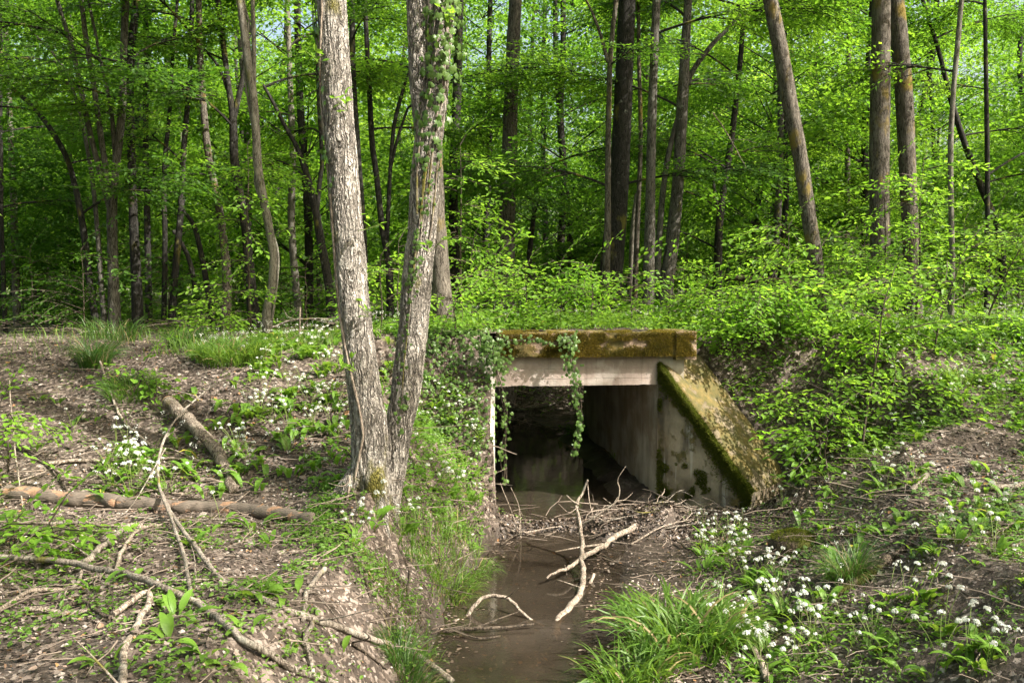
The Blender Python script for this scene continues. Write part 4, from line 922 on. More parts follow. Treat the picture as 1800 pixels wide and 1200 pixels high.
# name the background trees after what they stand behind
LMs = sorted(LM, key=lambda q: q[0])
phr = {}
for (x, y, kind, o, ti) in BACK:
    px = topx((x, y, 3.2))[0]; near = min(LM, key=lambda q: abs(q[0] - px) + abs(q[1] - y) * 2)
    key = (near[2], kind); phr.setdefault(key, []).append((px, y, o, near, ti))
SHORT = {}
for q in LM:
    wds = q[2].split(); SHORT[q[2]] = ' '.join(wds[:7]) if len(wds) > 7 else q[2]
ORD = ['first', 'second', 'third', 'fourth', 'fifth', 'sixth', 'seventh', 'eighth', 'ninth', 'tenth', 'eleventh', 'twelfth']
band = {'low': 'leafy young tree', 'tall': 'tall bare stemmed tree', 'far': 'distant tree'}
REG = [(-400, 0, 'beyond the left edge of the picture'), (0, 190, 'left of the many stemmed tree'), (190, 350, 'between the many stemmed tree and the twisted pale tree'), (350, 560, 'behind the twisted pale tree'), (560, 780, 'behind the twin trunk tree'), (780, 1000, 'behind the straight dark trunk'), (1000, 1240, 'behind the trunks over the culvert slab'), (1240, 1430, 'left of the leaning trunk'), (1430, 1640, 'behind the thick pair of trunks'), (1640, 1800, 'at the right end of the wood'), (1800, 2400, 'past the right edge of the picture')]
for a, b, ph in REG:
    for kind in band:
        L_ = sorted([(topx((x, y, 3.2))[0], y, o) for (x, y, k2, o, ti) in BACK if k2 == kind and a <= topx((x, y, 3.2))[0] < b], key=lambda t_: t_[1])
        for i, (px, y, o) in enumerate(L_):
            o['label'] = ('%s %s%s' % (band[kind], ph, '' if len(L_) == 1 else ', ' + ORD[min(i, 11)] + ' nearest'))
            o['group'] = 'background trees of the wood'
# the far wood as one mass
def far_wood():
    mb = MB(); r = np.random.default_rng(31)
    for k in range(120):
        y = r.uniform(50, 85); x = r.uniform(-.75 * y, .75 * y); z = float(H(x, y)); h = r.uniform(11, 17)
        m = 900; d = r.normal(0, 1, (m, 3)) * [1.9, 1.9, .25]; cl = r.integers(0, 16, m); cz = r.uniform(.6, h, 16); cx_ = r.normal(0, 1.7, 16); cy_ = r.normal(0, 1.7, 16)
        P = np.stack([x + cx_[cl] + d[:, 0], y + cy_[cl] + d[:, 1], z + cz[cl] + d[:, 2] * 3], 1)
        mb.inst(LEAF_F, LEAF_FF, rmats(m, r, .5) * (.50 * r.uniform(.6, 1.3, m))[:, None, None], P, 0)
        tube(mb, np.array([[x, y, z], [x + r.normal(0, .5), y, z + h * .5], [x + r.normal(0, .8), y, z + h * .95]]), [.2, .14, .05], 6, 1, cap=False)
    o = mb.obj('far_woodland', [M['leaf_sunlit'], M['bark_dark']], smooth=False); tag(o, 'far off green wood that closes the view between the trunks', 'woodland', None, 'stuff')
far_wood()
# trees that stand beside and behind the photographer: they shade the foreground
SIDE = [(5.5, -2.9, 'tall', 'tall tree close behind the photographer on the right'), (10.5, -3.6, 'tall', 'tall tree behind the photographer to the right'), (2.2, -3.4, 'tall', 'tall tree close behind the photographer'),
        (-6.5, -3, 'tall', 'tall tree behind the photographer to the left'), (11.5, 2.6, 'tall', 'tall tree far off to the right of the bank'), (-9, 4, 'tall', 'tall tree beyond the left edge of the bank'), (-10, 9.5, 'far', 'leafy tree beyond the left end of the bank'), (12.5, 11, 'far', 'leafy tree beyond the right end of the track'), (0, -12, 'far', 'leafy tree further behind the photographer'), (-13, -8, 'far', 'leafy tree far behind on the left'), (15, -9, 'far', 'leafy tree far behind on the right')]
for x, y, k, lab in SIDE:
    o = back_tree(x, y, k, 1.0 if k == 'tall' else .9); o['label'] = lab; o['group'] = 'trees outside the picture'

# ------------------------------------------------------------------ saplings and shrubs on the bank
def sapling(x, y, h, nbr, label, r, name='sapling', lean=(0, 0), leafm='leaf_young', wid=1.0, group=None, z=None, sc_=1.0, low=.15):
    z = float(trk(x, y)) - .03 if z is None else z; root = thing(name, label, 'sapling' if name == 'sapling' else 'shrub', (x, y, z), 0, group)
    t = np.linspace(0, 1, 6); P = np.stack([lean[0] * t ** 1.4 + r.normal(0, .02, 6) * t, lean[1] * t ** 1.4 + r.normal(0, .02, 6) * t, h * t], 1); mb = MB(); Q = smooth_path(P, 16); tube(mb, Q, np.linspace(.006 + h * .006, .003, 16), 6, 0)
    lv = MB(); pos, fw = [], []
    nbr = int(nbr * (1.45 if x > 1.5 and y < 11.3 else 1.05))
    for k in range(nbr):
        f = low + (1 - low) * (k + r.random()) / nbr; i = int(f * 15); a = r.uniform(0, 6.28); ln = wid * (.18 + .55 * (1 - f)) * h * .6 * r.uniform(.6, 1.2) + .06
        e = Q[i] + np.array([math.cos(a) * ln, math.sin(a) * ln, ln * r.uniform(.05, .5)]); tube(mb, np.array([Q[i], (Q[i] + e) / 2 + [0, 0, .04 * ln], e]), [.005, .0035, .002], 4, 0, cap=False)
        for q in (.4, .7, 1.):
            if r.random() < .85: pos.append(Q[i] + (e - Q[i]) * q); aa = a + r.normal(0, .5); fw.append([math.cos(aa), math.sin(aa), r.normal(0, .2)])
    pos.append(Q[-1]); fw.append([.3, .1, .6])
    put_sprays(lv, 'near', np.array(fw), np.array(pos), r, near=True, scale=sc_ * .9, roll=.3)
    mb.obj('stem', M['wood_dark'], root); lv.obj('foliage', [M[leafm], M['twigdark']], root, smooth=False); return root
rs = np.random.default_rng(41)
def px_sap(px, py_base, Y, h, nbr, label, **kw):
    p = at(px, py_base, Y); return sapling(p[0], Y, h, nbr, label, rs, **kw)
px_sap(1515, 720, 8.7, 2.0, 18, 'tall sapling with dark crooked stem and layered bright leaves on the right bank', wid=.85, low=.28, lean=(.32, .1))
px_sap(1445, 650, 9.3, 1.1, 14, 'low leafy sapling spreading beside the wing wall', wid=1.1, lean=(-.05, -.1))
px_sap(1345, 640, 10.3, .9, 13, 'low leafy sapling hanging over the top of the wing wall', wid=1.3, lean=(-.2, -.2))
px_sap(1450, 790, 8.3, .75, 8, 'small sapling with sparse leaves at the foot of the right bank', wid=1.0)
px_sap(1640, 640, 9.6, 1.1, 12, 'bushy sapling on the right bank below the slender pale stem', wid=1.2, lean=(.25, -.1))
px_sap(1730, 600, 10.6, 1.5, 14, 'arching sapling whose leafy twigs reach the right edge', wid=1.1, lean=(.5, -.2), low=.35)
px_sap(1610, 590, 10.8, 2.2, 10, 'young tree wrapping the foot of the right hand thick trunk', wid=.7, low=.3)
px_sap(1550, 600, 10.9, 2.1, 9, 'young tree with loose leaves in front of the left thick trunk', wid=.55, low=.25)
px_sap(1445, 590, 10.8, 1.1, 9, 'leafy sapling in front of the foot of the leaning trunk', wid=1.0, low=.2)
px_sap(1385, 590, 10.6, 1.35, 11, 'leafy sapling left of the foot of the leaning trunk', wid=1.0, low=.2)
px_sap(1490, 580, 11.2, 1.2, 12, 'leafy sapling right of the foot of the leaning trunk', wid=1.1)
px_sap(1310, 590, 11.2, .75, 11, 'low bright sapling right of the end of the slab', wid=1.5)
px_sap(1268, 615, 10.35, .5, 9, 'small bright sapling right against the end block of the slab', wid=1.3)
px_sap(1310, 615, 10.5, .6, 9, 'small bright sapling on the slope just right of the slab', wid=1.3)
px_sap(1370, 610, 10.4, .7, 10, 'bright bushy sapling at the top of the slope above the wing wall', wid=1.2)
px_sap(1235, 580, 11.0, .62, 10, 'low bright sapling just behind the right end of the slab', wid=1.4)
px_sap(1175, 580, 11.4, .95, 11, 'bright sapling with upright twigs below the forked tree', wid=.9)
px_sap(1110, 580, 11.2, .75, 12, 'bushy bright sapling behind the slab below the thick dark trunk', wid=1.2)
px_sap(1040, 580, 11.0, .85, 12, 'bushy bright sapling behind the middle of the slab', wid=1.1)
px_sap(985, 580, 11.3, .90, 13, 'bushy bright sapling behind the hanging ivy', wid=1.1)
px_sap(925, 580, 11.0, .85, 12, 'bushy bright sapling right of the straight dark trunk', wid=1.1)
px_sap(868, 585, 11.2, .88, 12, 'bright sapling behind the left end of the slab', wid=1.2)
px_sap(830, 590, 11.8, 1.25, 12, 'pale green sapling right of the trunk behind the twin tree', wid=.9)
px_sap(810, 570, 12.6, 2.6, 20, 'tall layered hornbeam sapling with broad bright leaves right of the twin tree', wid=.55, low=.1, sc_=1.25)
px_sap(670, 600, 10.2, .95, 10, 'bright sapling seen in the gap between the twin trunks', wid=.9)
px_sap(700, 590, 11.6, 1.2, 10, 'taller sapling behind the gap between the twin trunks', wid=.8)
px_sap(800, 600, 9.8, .45, 8, 'low leafy sprig on the bank top left of the slab', wid=1.3)
px_sap(405, 585, 11.6, .80, 10, 'bright sapling by the foot of the pale twisted tree', wid=1.0)
px_sap(440, 590, 12.0, 2.7, 16, 'tall thin sapling with bright leaf layers left of the twisted tree', wid=.45, low=.35)
px_sap(12, 745, 7.0, .62, 10, 'bright leafy sapling at the left edge half way up the bank', wid=.9)
px_sap(30, 985, 5.3, .26, 6, 'yellow green sapling at the left edge among the fallen branches', wid=1.0)
px_sap(95, 965, 5.5, .22, 5, 'tiny yellow green sapling among sticks near the left edge', wid=1.6)
px_sap(245, 640, 8.3, .22, 4, 'small fern like seedling on the left bank beside the sedge tuft', wid=1.6)
px_sap(150, 585, 12.5, 1.3, 12, 'dark low shrub under the many stemmed tree', wid=1.2, leafm='leaf_shaded')
px_sap(60, 585, 13.5, 1.4, 13, 'dark low shrub near the left edge of the wood', wid=1.3, leafm='leaf_shaded')
px_sap(540, 575, 13.5, 1.1, 10, 'shaded shrub left of the twin tree', wid=1.2, leafm='leaf_shaded')
px_sap(1580, 1060, 5.0, .16, 3, 'tiny seedling on the right bank soil', wid=1.5)
# understorey brush deeper in the wood
for i in range(46):
    y = rs.uniform(14.5, 27); x = rs.uniform(-.62, .62) * y
    if abs(x - cxf(y)) < 1.0: continue
    px = topx((x, y, 2))[0]; side = 'left of the twin tree' if px < 600 else ('behind the twin tree' if px < 800 else ('behind the culvert' if px < 1250 else 'right of the leaning trunk' if px > 1440 else 'left of the leaning trunk'))
    o = sapling(x, y, rs.uniform(1.0, 2.8), 14, 'shaded undergrowth shrub in the wood ' + side, rs, 'shrub', leafm=['leaf_shaded', 'leaf', 'leaf_shaded'][i % 3], wid=1.2, group='undergrowth shrubs in the wood', sc_=1.5)
    o['_py'] = y
_sh = {}
for o in [q for q in C.objects if q.parent is None and q.name.startswith('shrub') and '_py' in q.keys()]: _sh.setdefault(o['label'], []).append(o)
for lab, L_ in _sh.items():
    for i, o in enumerate(sorted(L_, key=lambda q: q['_py'])):
        if len(L_) > 1: o['label'] = lab + (', nearest' if i == 0 else ', farthest' if i == len(L_) - 1 else ', %s nearest' % (ORD[i] if i < 12 else 'hindmost but %d' % (len(L_) - 1 - i)))
        del o['_py']
# ------------------------------------------------------------------ ivy on the culvert
ri = np.random.default_rng(51)
def ivy_patch(name, label, n, ufun, size=.05):
    pass
def culvert_ivy():
    r = ri
    # hanging strand in the middle
    def strand(label, ps, n, wid, size=.052, loc=None):
        P = np.array(ps); Q = smooth_path(P, 60); root = thing('ivy', label, 'ivy', Q[0]); o = Q[0].copy(); mb = MB(); ms = MB()
        t = r.random(n); i = (t * 59).astype(int); wv = np.interp(t, [0, 1], [wid[0], wid[1]]); D = r.normal(0, 1, (n, 3)) * [1, .45, .6] * wv[:, None]
        N = np.tile([.15, -1., .25], (n, 1)); ivy_leaves(mb, Q[i] + D + [0, -.015, 0] - o, N, size, r)
        for q in range(4): tube(ms, Q + r.normal(0, .25, 3) * wid[0] * np.linspace(.2, 1, 60)[:, None] + .012 * np.stack([np.sin(np.linspace(0, 14, 60) + q), 0 * Q[:, 0], 0 * Q[:, 0]], 1) - o, .003, 4, cap=False)
        ms.obj('stem', M['wood_dark'], root); mb.obj('leaves', M['ivy'], root); return root
    Y = 9.30
    strand('ivy strand hanging from the slab down over the middle of the culvert opening', [at(1003, 588, Y + .1), at(1001, 612, Y), at(1006, 650, Y), at(1016, 700, Y + .05), at(1018, 745, Y + .05), at(1008, 800, Y + .05)], 230, (.06, .018), .06)
    strand('ivy curtain hanging down the left edge of the opening', [at(862, 590, Y), at(870, 640, Y), at(884, 700, Y + .02), at(889, 750, Y + .03), at(884, 800, Y + .02), at(886, 850, Y + .02)], 110, (.05, .016), .055)
    strand('thin ivy trail along the face of the mossy slab', [at(870, 592, Y), at(905, 598, Y), at(940, 596, Y), at(975, 604, Y), at(998, 590, Y)], 70, (.03, .03))
    strand('ivy clump hanging over the upper left corner of the culvert', [at(842, 592, Y - .05), at(858, 600, Y - .06), at(868, 622, Y - .06), at(874, 650, Y - .06)], 260, (.12, .07), .06)
    # ivy mat on the bank beside the slab
    root = thing('ivy', 'thick ivy mat covering the soil at the left end of the slab', 'ivy', at(800, 640, 9.1)); o = np.array(root.location); mb = MB(); k = 3400
    x = r.uniform(-1.35, -.12, k); y = r.uniform(8.75, 9.9, k); dens = fbm(x * 2.3, y * 2.3 + 7) + .55 - .35 * np.abs(x + .45); m = dens > r.uniform(.0, .7, k); x, y = x[m], y[m]; z = H(x, y)
    e = .03; N = np.stack([-(H(x + e, y) - z) / e, -(H(x, y + e) - z) / e, np.ones_like(x)], 1); N[:, :2] = np.clip(N[:, :2], -3, 3)
    P = np.stack([x, y, z], 1) + N / np.linalg.norm(N, axis=1, keepdims=True) * r.uniform(.01, .07, len(x))[:, None]; ivy_leaves(mb, P - o, N, .058, r); mb.obj('leaves', M['ivy'], root)
    root = thing('ivy', 'ivy growing round the foot of the wing wall and the right bank', 'ivy', at(1700, 900, 6)); o = np.array(root.location); mb = MB(); k = 2400
    x = np.concatenate([r.normal(3.6, .8, k // 2), r.normal(3.1, .6, k // 2)]); y = np.concatenate([r.normal(6.9, .5, k // 2), r.normal(6.4, .35, k // 2)]); m = fbm(x * 2, y * 2) > -.1; x, y = x[m], y[m]; z = H(x, y)
    P = np.stack([x, y, z + r.uniform(.01, .06, len(x))], 1); ivy_leaves(mb, P - o, np.tile([0, -.3, 1.], (len(x), 1)), .05, r); mb.obj('leaves', M['ivy'], root)
    root.__setitem__('label', 'low ivy mat creeping over the right bank near the mossy root')
culvert_ivy()

# ------------------------------------------------------------------ fallen wood, traced
rw = np.random.default_rng(61)
def branch(label, pts, w0, w1, mat='wood_grey', h=.025, forks=(), name='fallen_branch', cat='branch', bump=.10, sides=8, twigs=1, group=None, n=None, endcap=False):
    """pts: (px, py[, lift][, Y]) places in the photograph; w0, w1 widths in metres"""
    def tr(ps, hh):
        out = []
        for q in ps:
            if len(q) == 4: out.append(at(q[0], q[1], q[3]))
            else: out.append(G(q[0], q[1], (q[2] if len(q) > 2 else hh)))
        return np.array(out)
    P = tr(pts, h + w0 * .25); 
    Q = smooth_path(P, n or max(16, 7 * len(P))); 
    Q = Q + .45 * min(w0, .028) * np.stack([fbm(Q[:, 0] * 13 + 5, Q[:, 1] * 13), fbm(Q[:, 0] * 13, Q[:, 1] * 13 + 2), fbm(Q[:, 0] * 11, Q[:, 1] * 11 + 6)], 1)
    Q = Q + .45 * w0 * np.stack([fbm(Q[:, 0] * 5 + 3, Q[:, 1] * 5), fbm(Q[:, 0] * 5, Q[:, 1] * 5 + 8), 0 * Q[:, 0]], 1)
    root = thing(name, label, cat, Q[0], 0, group); o = Q[0].copy(); mb = MB()
    rad = np.linspace(w0 / 2, w1 / 2, len(Q)); tube(mb, Q - o, rad, sides, 0, True, bump, 14, pts[0][0])
    main = mb.obj('stem', M[mat], root)
    if endcap:
        c = Q[0]; d = Q[0] - Q[1]; d /= np.linalg.norm(d); B = basis(d)[0]; a = np.linspace(0, 2 * math.pi, 25)[:-1]; V = np.vstack([[.006, 0, 0], np.stack([.004 + 0 * a, np.cos(a) * w0 * .49, np.sin(a) * w0 * .49], 1)]); V = (B @ V.T).T
        mb = MB(); mb.add(V, np.array([[0, 1 + i, 1 + (i + 1) % 24] for i in range(24)])); mb.obj('cut_end', M['endgrain'], root)
    for f in forks:
        fp = tr(f[0], h); q2 = smooth_path(fp, max(10, 6 * len(fp))); mb = MB(); tube(mb, q2 - o, np.linspace(f[1] / 2, f[2] / 2, len(q2)), 6, 0, True, bump, 14); mb.obj('side_branch', M[mat], root)
    for k in range(twigs):
        i = rw.integers(2, len(Q) - 1); a = rw.uniform(0, 6.28); ln = rw.uniform(.12, .4); e = Q[i] + [math.cos(a) * ln, math.sin(a) * ln, rw.uniform(-.02, .16)]
        mb = MB(); mm = (Q[i] + e) / 2 + rw.normal(0, .03, 3); tube(mb, smooth_path([Q[i], mm, e], 8) - o, np.linspace(.006, .002, 8), 5, 0); mb.obj('twig', M[mat], root)
    return root
branch('short thick log with pale sawn end lying on the left bank', [(297, 733, .14), (346, 772, .10), (388, 818, .07), (416, 868, .04)], .125, .085, 'wood_log', .03, name='log', cat='log', sides=18, endcap=True, bump=.22, n=60)
branch('long half peeled log lying across the left bank', [(16, 872), (135, 884), (227, 893), (325, 899), (422, 902), (552, 920)], .125, .095, 'peeled', .0, name='log', cat='log', sides=22, bump=.24, n=110)
branch('long thin grey branch sweeping from the left edge down to the bottom', [(-40, 998, .05), (30, 997, .06), (81, 1003, .07), (179, 1021, .07), (271, 1043, .06), (346, 1078, .05), (422, 1127, .03), (487, 1167), (574, 1203), (640, 1240)], .040, .032, 'wood_grey', .01, n=80)
branch('long spotted grey branch running down to the stream at the bottom', [(282, 886, .12), (303, 929, .10), (346, 978, .05), (390, 1021), (460, 1059), (535, 1090), (619, 1119), (727, 1157), (798, 1204)], .026, .044, 'wood_grey', .015, n=80)
branch('arched grey branch standing over the left bank in front of the sawn log', [(455, 756, .34), (406, 740, .38), (374, 750, .36), (340, 770, .32), (314, 788, .28), (292, 812, .22), (279, 853, .16), (282, 890, .14), (303, 940, .10), (325, 999, .06), (336, 1050, .02)], .014, .026, 'wood_grey', n=80, forks=[([(374, 750, .36), (366, 738, .40), (357, 722, .45)], .010, .004), ([(292, 830, .2), (230, 905, .06), (190, 920, .03)], .012, .006)], twigs=3)
branch('thin curved branch on the upper left bank', [(176, 652, .10), (196, 700, .03), (208, 730), (227, 756), (260, 785), (292, 802)], .020, .030, 'wood_pale')
branch('pale branch lying level among sticks on the left', [(81, 926), (135, 928), (179, 931), (238, 934), (292, 931)], .030, .022, 'wood_pale', twigs=3)
branch('pale stick bent at a sharp elbow in the lower left', [(200, 1090), (227, 1073), (250, 1061, .05), (262, 1066, .05), (240, 1113), (216, 1156), (213, 1203), (214, 1240)], .030, .034, 'wood_pale')
branch('stubby spotted branch end pointing up right on the left', [(146, 1001), (184, 969), (222, 935), (249, 930)], .045, .024, 'wood_grey', sides=10)
branch('broken pale brown stick pointing up to the right on the left bank', [(205, 1012), (212, 985), (228, 955), (250, 935)], .032, .02, 'wood_pale')
branch('dark thin branch lying above the long log on the left', [(108, 853, .05), (190, 864, .06), (271, 878, .07), (340, 885, .05)], .022, .014, 'wood_dark', twigs=2)
branch('dark branch slanting down the upper left bank', [(-10, 780), (33, 790), (86, 822), (108, 848), (124, 886)], .026, .018, 'wood_dark')
branch('pale branch lying level among flowers behind the sawn log', [(87, 822), (160, 816), (230, 815), (292, 812), (374, 820)], .034, .026, 'wood_pale')
branch('spotted stick leaning down the bank right of the long log end', [(572, 1010), (556, 1028), (541, 1048), (533, 1100)], .034, .026, 'wood_grey', forks=[([(541, 1048, .02), (560, 1052, .02), (598, 1096, .01)], .010, .005)])
branch('crooked stick standing low near the bottom left of the stream', [(560, 1080), (548, 1110), (536, 1130), (545, 1165), (552, 1200)], .030, .022, 'wood_grey')
branch('thin pale dry stem leaning at the left edge', [(20, 745, .4), (27, 821, .2), (34, 860, .1), (41, 902, 0)], .010, .014, 'wood_pale')
branch('pale branch along the lower left edge of the picture', [(-20, 1095), (20, 1070), (44, 1052), (80, 1046), (128, 1040), (146, 1020, .05)], .028, .018, 'wood_pale', forks=[([(118, 1042, .03), (108, 1070, .02), (88, 1092, .0)], .014, .008)])
branch('brown half buried stick behind the pale bark strip', [(110, 1075), (150, 1070), (170, 1088), (195, 1096)], .030, .018, 'wood_dark')
branch('thin grey stick crossing the left foreground level', [(200, 1040, .02), (260, 1032, .03), (330, 1028, .03), (390, 1022, .02)], .016, .010, 'wood_grey')
branch('grey stick lying on the slope in front of the long log', [(230, 915), (300, 921), (370, 920), (440, 925)], .018, .012, 'wood_grey')
branch('grey thin branch under the leaves near the middle of the bank', [(420, 800), (460, 795), (500, 800), (545, 790)], .022, .014, 'wood_dark')
branch('short stick leaning against the foot of the twin tree', [(616, 835, 0, 6.45), (612, 870, 0, 6.35), (607, 905, 0, 6.25)], .016, .020, 'wood_pale')
# in the stream
branch('pale forked branch standing up out of the stream in front of the culvert', [(973, 1121, 0, 6.05), (989, 1081, 0, 6.35), (1017, 1052, 0, 6.65), (1026, 1021, 0, 6.95), (1024, 985, 0, 7.3), (1025, 955, 0, 7.6), (1019, 907, 0, 7.8), (1017, 886, 0, 7.85), (1026, 862, 0, 7.9), (1033, 843, 0, 7.9)], .062, .018, 'wood_pale', sides=12, n=80,
  forks=[([(1017, 886, 0, 7.85), (1006, 880, 0, 7.8), (996, 870, 0, 7.75)], .022, .010), ([(1020, 924, 0, 7.75), (1040, 912, 0, 7.7), (1060, 898, 0, 7.7), (1084, 880, 0, 7.7), (1089, 860, 0, 7.7), (1086, 842, 0, 7.7), (1100, 819, 0, 7.7)], .020, .007), ([(1084, 880, 0, 7.7), (1098, 878, 0, 7.75), (1112, 866, 0, 7.8)], .009, .004), ([(1033, 850, 0, 7.9), (1036, 880, 0, 7.8), (1042, 905, 0, 7.7)], .010, .006), ([(1017, 890, 0, 7.85), (1000, 900, 0, 7.7), (982, 885, 0, 7.6)], .009, .004)])
branch('long pale branch lying across the debris in front of the culvert', [(1137, 903, 0, 8.6), (1119, 924, 0, 8.3), (1082, 945, 0, 7.95), (1038, 972, 0, 7.5), (1006, 994, 0, 7.2), (985, 1003, 0, 7.05), (962, 1016, 0, 6.95)], .070, .016, 'wood_pale', sides=12, forks=[([(1060, 956, 0, 7.7), (1015, 962, 0, 7.55), (976, 969, 0, 7.4)], .024, .008)])
branch('thick pale stub rising from the muddy water', [(1031, 1047, 0, 6.85), (1036, 1030, 0, 7.0), (1045, 1008, 0, 7.1)], .040, .028, 'wood_pale')
branch('curved pale branch arching out of the water at the lower left of the stream', [(798, 1093, 0, 6.2), (818, 1088, 0, 6.3), (834, 1066, 0, 6.35), (852, 1051, 0, 6.4), (884, 1048, 0, 6.4), (905, 1060, 0, 6.35), (914, 1072, 0, 6.3), (953, 1101, 0, 6.2)], .034, .022, 'wood_pale', n=60)
branch('grey forked stick floating level below the curved branch', [(778, 1116, .03), (830, 1113, .03), (885, 1110, .03), (938, 1104, .03)], .034, .016, 'wood_dark', forks=[([(830, 1113, .03), (880, 1100, .06), (915, 1092, .08)], .014, .006), ([(800, 1116, .03), (840, 1126, .02), (880, 1122, .02)], .018, .010)])
branch('dark bent stick on the mud right of the stream', [(1190, 957), (1212, 972), (1239, 975)], .024, .020, 'wood_dark')
branch('thin forked twig standing at the foot of the left culvert wall', [(879, 848, 0, 8.4), (892, 880, 0, 8.35), (903, 910, 0, 8.3), (916, 945, 0, 8.25)], .006, .012, 'wood_pale', forks=[([(898, 856, 0, 8.3), (912, 890, 0, 8.3), (916, 940, 0, 8.25)], .005, .010)])
branch('grey branch lying under the beam deep inside the culvert', [(886, 716, 0, 14.5), (910, 722, 0, 14.3), (945, 718, 0, 14.4), (990, 705, 0, 14.8)], .08, .04, 'wood_grey')
for i, (a, b) in enumerate([((1050, 925), (1150, 905)), ((1110, 960), (1230, 915)), ((1060, 980), (1100, 1000)), ((1120, 890), (1190, 885)), ((900, 940), (985, 930)), ((880, 960), (930, 935)), ((1150, 935), (1260, 925)), ((1100, 905), (1060, 880)), ((1035, 950), (1110, 930)), ((1200, 900), (1280, 905))]):
    m = ((a[0] + b[0]) / 2 + rw.normal(0, 5), (a[1] + b[1]) / 2 + rw.normal(0, 4), .04)
    branch(['dark stick half under the long pale branch', 'stick slanting over the mud right of the stream', 'short stick at the water edge of the mud', 'stick by the foot of the wing wall', 'stick on the debris across the stream', 'stick at the left end of the debris dam', 'stick lying across the leaves below the wing wall', 'stick between the wall and the debris', 'stick crossing under the forked branch', 'stick against the mossy foot of the wing wall'][i], [(*a, .02), m, (*b, .03)], .018, .010, ['wood_grey', 'wood_pale', 'wood_dark'][i % 3], group='sticks on the debris below the culvert', twigs=2)
# right bank
branch('mossy exposed root running up the right bank', [(1395, 1095), (1411, 1085), (1470, 1045), (1530, 1015), (1560, 985)], .06, .07, 'wood_mossy', .0, name='root', cat='root', sides=10)
branch('mossy broken root end higher on the right bank', [(1520, 1010), (1560, 988), (1590, 968), (1620, 930), (1650, 905)], .06, .05, 'wood_mossy', .0, name='root', cat='root', sides=10)
branch('grey stick poking up on the right bank above the mossy root', [(1655, 830), (1668, 850), (1678, 868)], .016, .02, 'wood_pale')
branch('short thick grey stump end on the right bank slope', [(1600, 870), (1615, 858), (1628, 845)], .05, .06, 'wood_grey', name='log', cat='log')
branch('bare stick on the right at the edge of the picture', [(1740, 865), (1780, 862), (1830, 852)], .05, .05, 'wood_log')
branch('short peeled stick at the bottom right of the grass', [(1330, 1150, .03), (1338, 1175), (1345, 1203)], .04, .05, 'wood_pale')
branch('thin stick on the right bank below the sapling', [(1190 + 230, 935), (1460, 930), (1500, 925)], .014, .010, 'wood_dark')
branch('long thin dry stick sticking out beside the sedge tuft', [(1428, 1040, .03), (1450, 1030, .06), (1480, 1010, .10)], .008, .006, 'wood_pale')
for i, (ps, lab) in enumerate([([(640, 1010), (655, 1060), (690, 1110), (700, 1150)], 'thin bare root running down the eroded slope above the bottom sedge'), ([(700, 960), (720, 1010), (716, 1050), (740, 1090)], 'forked bare root on the slope left of the stream grass'), ([(610, 1130), (640, 1150), (680, 1180)], 'dark bare root near the bottom beside the spotted branch'), ([(745, 940), (770, 980), (775, 1030)], 'short bare root hanging toward the water below the twin tree')]):
    branch(lab, ps, .022, .008, 'wood_dark', .004, name='root', cat='root', forks=[([ps[1], (ps[1][0] + 30, ps[1][1] + 25), (ps[1][0] + 42, ps[1][1] + 60)], .010, .004)])
# dead wood at the edge of the forest
branch('mossy fallen trunk lying in the wood left of the leaning trunk', [(1268, 486, 0, 15.5), (1310, 490, 0, 15.3), (1360, 494, 0, 15.1), (1405, 500, 0, 14.9)], .11, .14, 'wood_mossy', name='fallen_tree', cat='fallen tree', sides=12)
branch('long pale fallen pole along the far edge of the track on the left', [(195, 618, 0, 10.5), (250, 605, 0, 10.8), (290, 601, 0, 10.8), (375, 602, 0, 10.8)], .09, .05, 'wood_pale', name='fallen_tree', cat='fallen tree')
branch('dark fallen pole on the shaded forest floor at far left', [(-30, 612, 0, 13.0), (60, 604, 0, 12.9), (130, 592, 0, 12.8)], .10, .07, 'wood_dark', name='fallen_tree', cat='fallen tree')
branch('tangled dead twigs at the forest edge left of the twin tree', [(478, 575, 0, 12), (520, 562, 0, 12), (570, 560, 0, 12), (600, 568, 0, 12)], .03, .012, 'wood_grey', twigs=9)
branch('dead branch tangle under the ivy grown trunk', [(300, 560, 0, 12.6), (340, 575, 0, 12.4), (390, 592, 0, 12.2)], .03, .012, 'wood_grey', twigs=9)
branch('dead twiggy branch at the foot of the many stemmed tree', [(120, 596, 0, 12.4), (160, 582, 0, 12.3), (230, 596, 0, 12.1)], .03, .012, 'wood_grey', twigs=9)
branch('thin upright stick at the forest edge left of the twin tree', [(528, 540, 0, 10.6), (527, 570, 0, 10.6), (527, 592, 0, 10.6)], .02, .024, 'wood_pale')
branch('bare pale dead branch hanging in front of the wood left of the leaning trunk', [(1253, 198, 0, 13), (1268, 220, 0, 13), (1288, 252, 0, 13), (1300, 275, 0, 13), (1312, 296, 0, 13)], .022, .008, 'wood_pale', name='dead_branch', forks=[([(1288, 245, 0, 13), (1310, 246, 0, 13), (1330, 252, 0, 13)], .006, .003)])
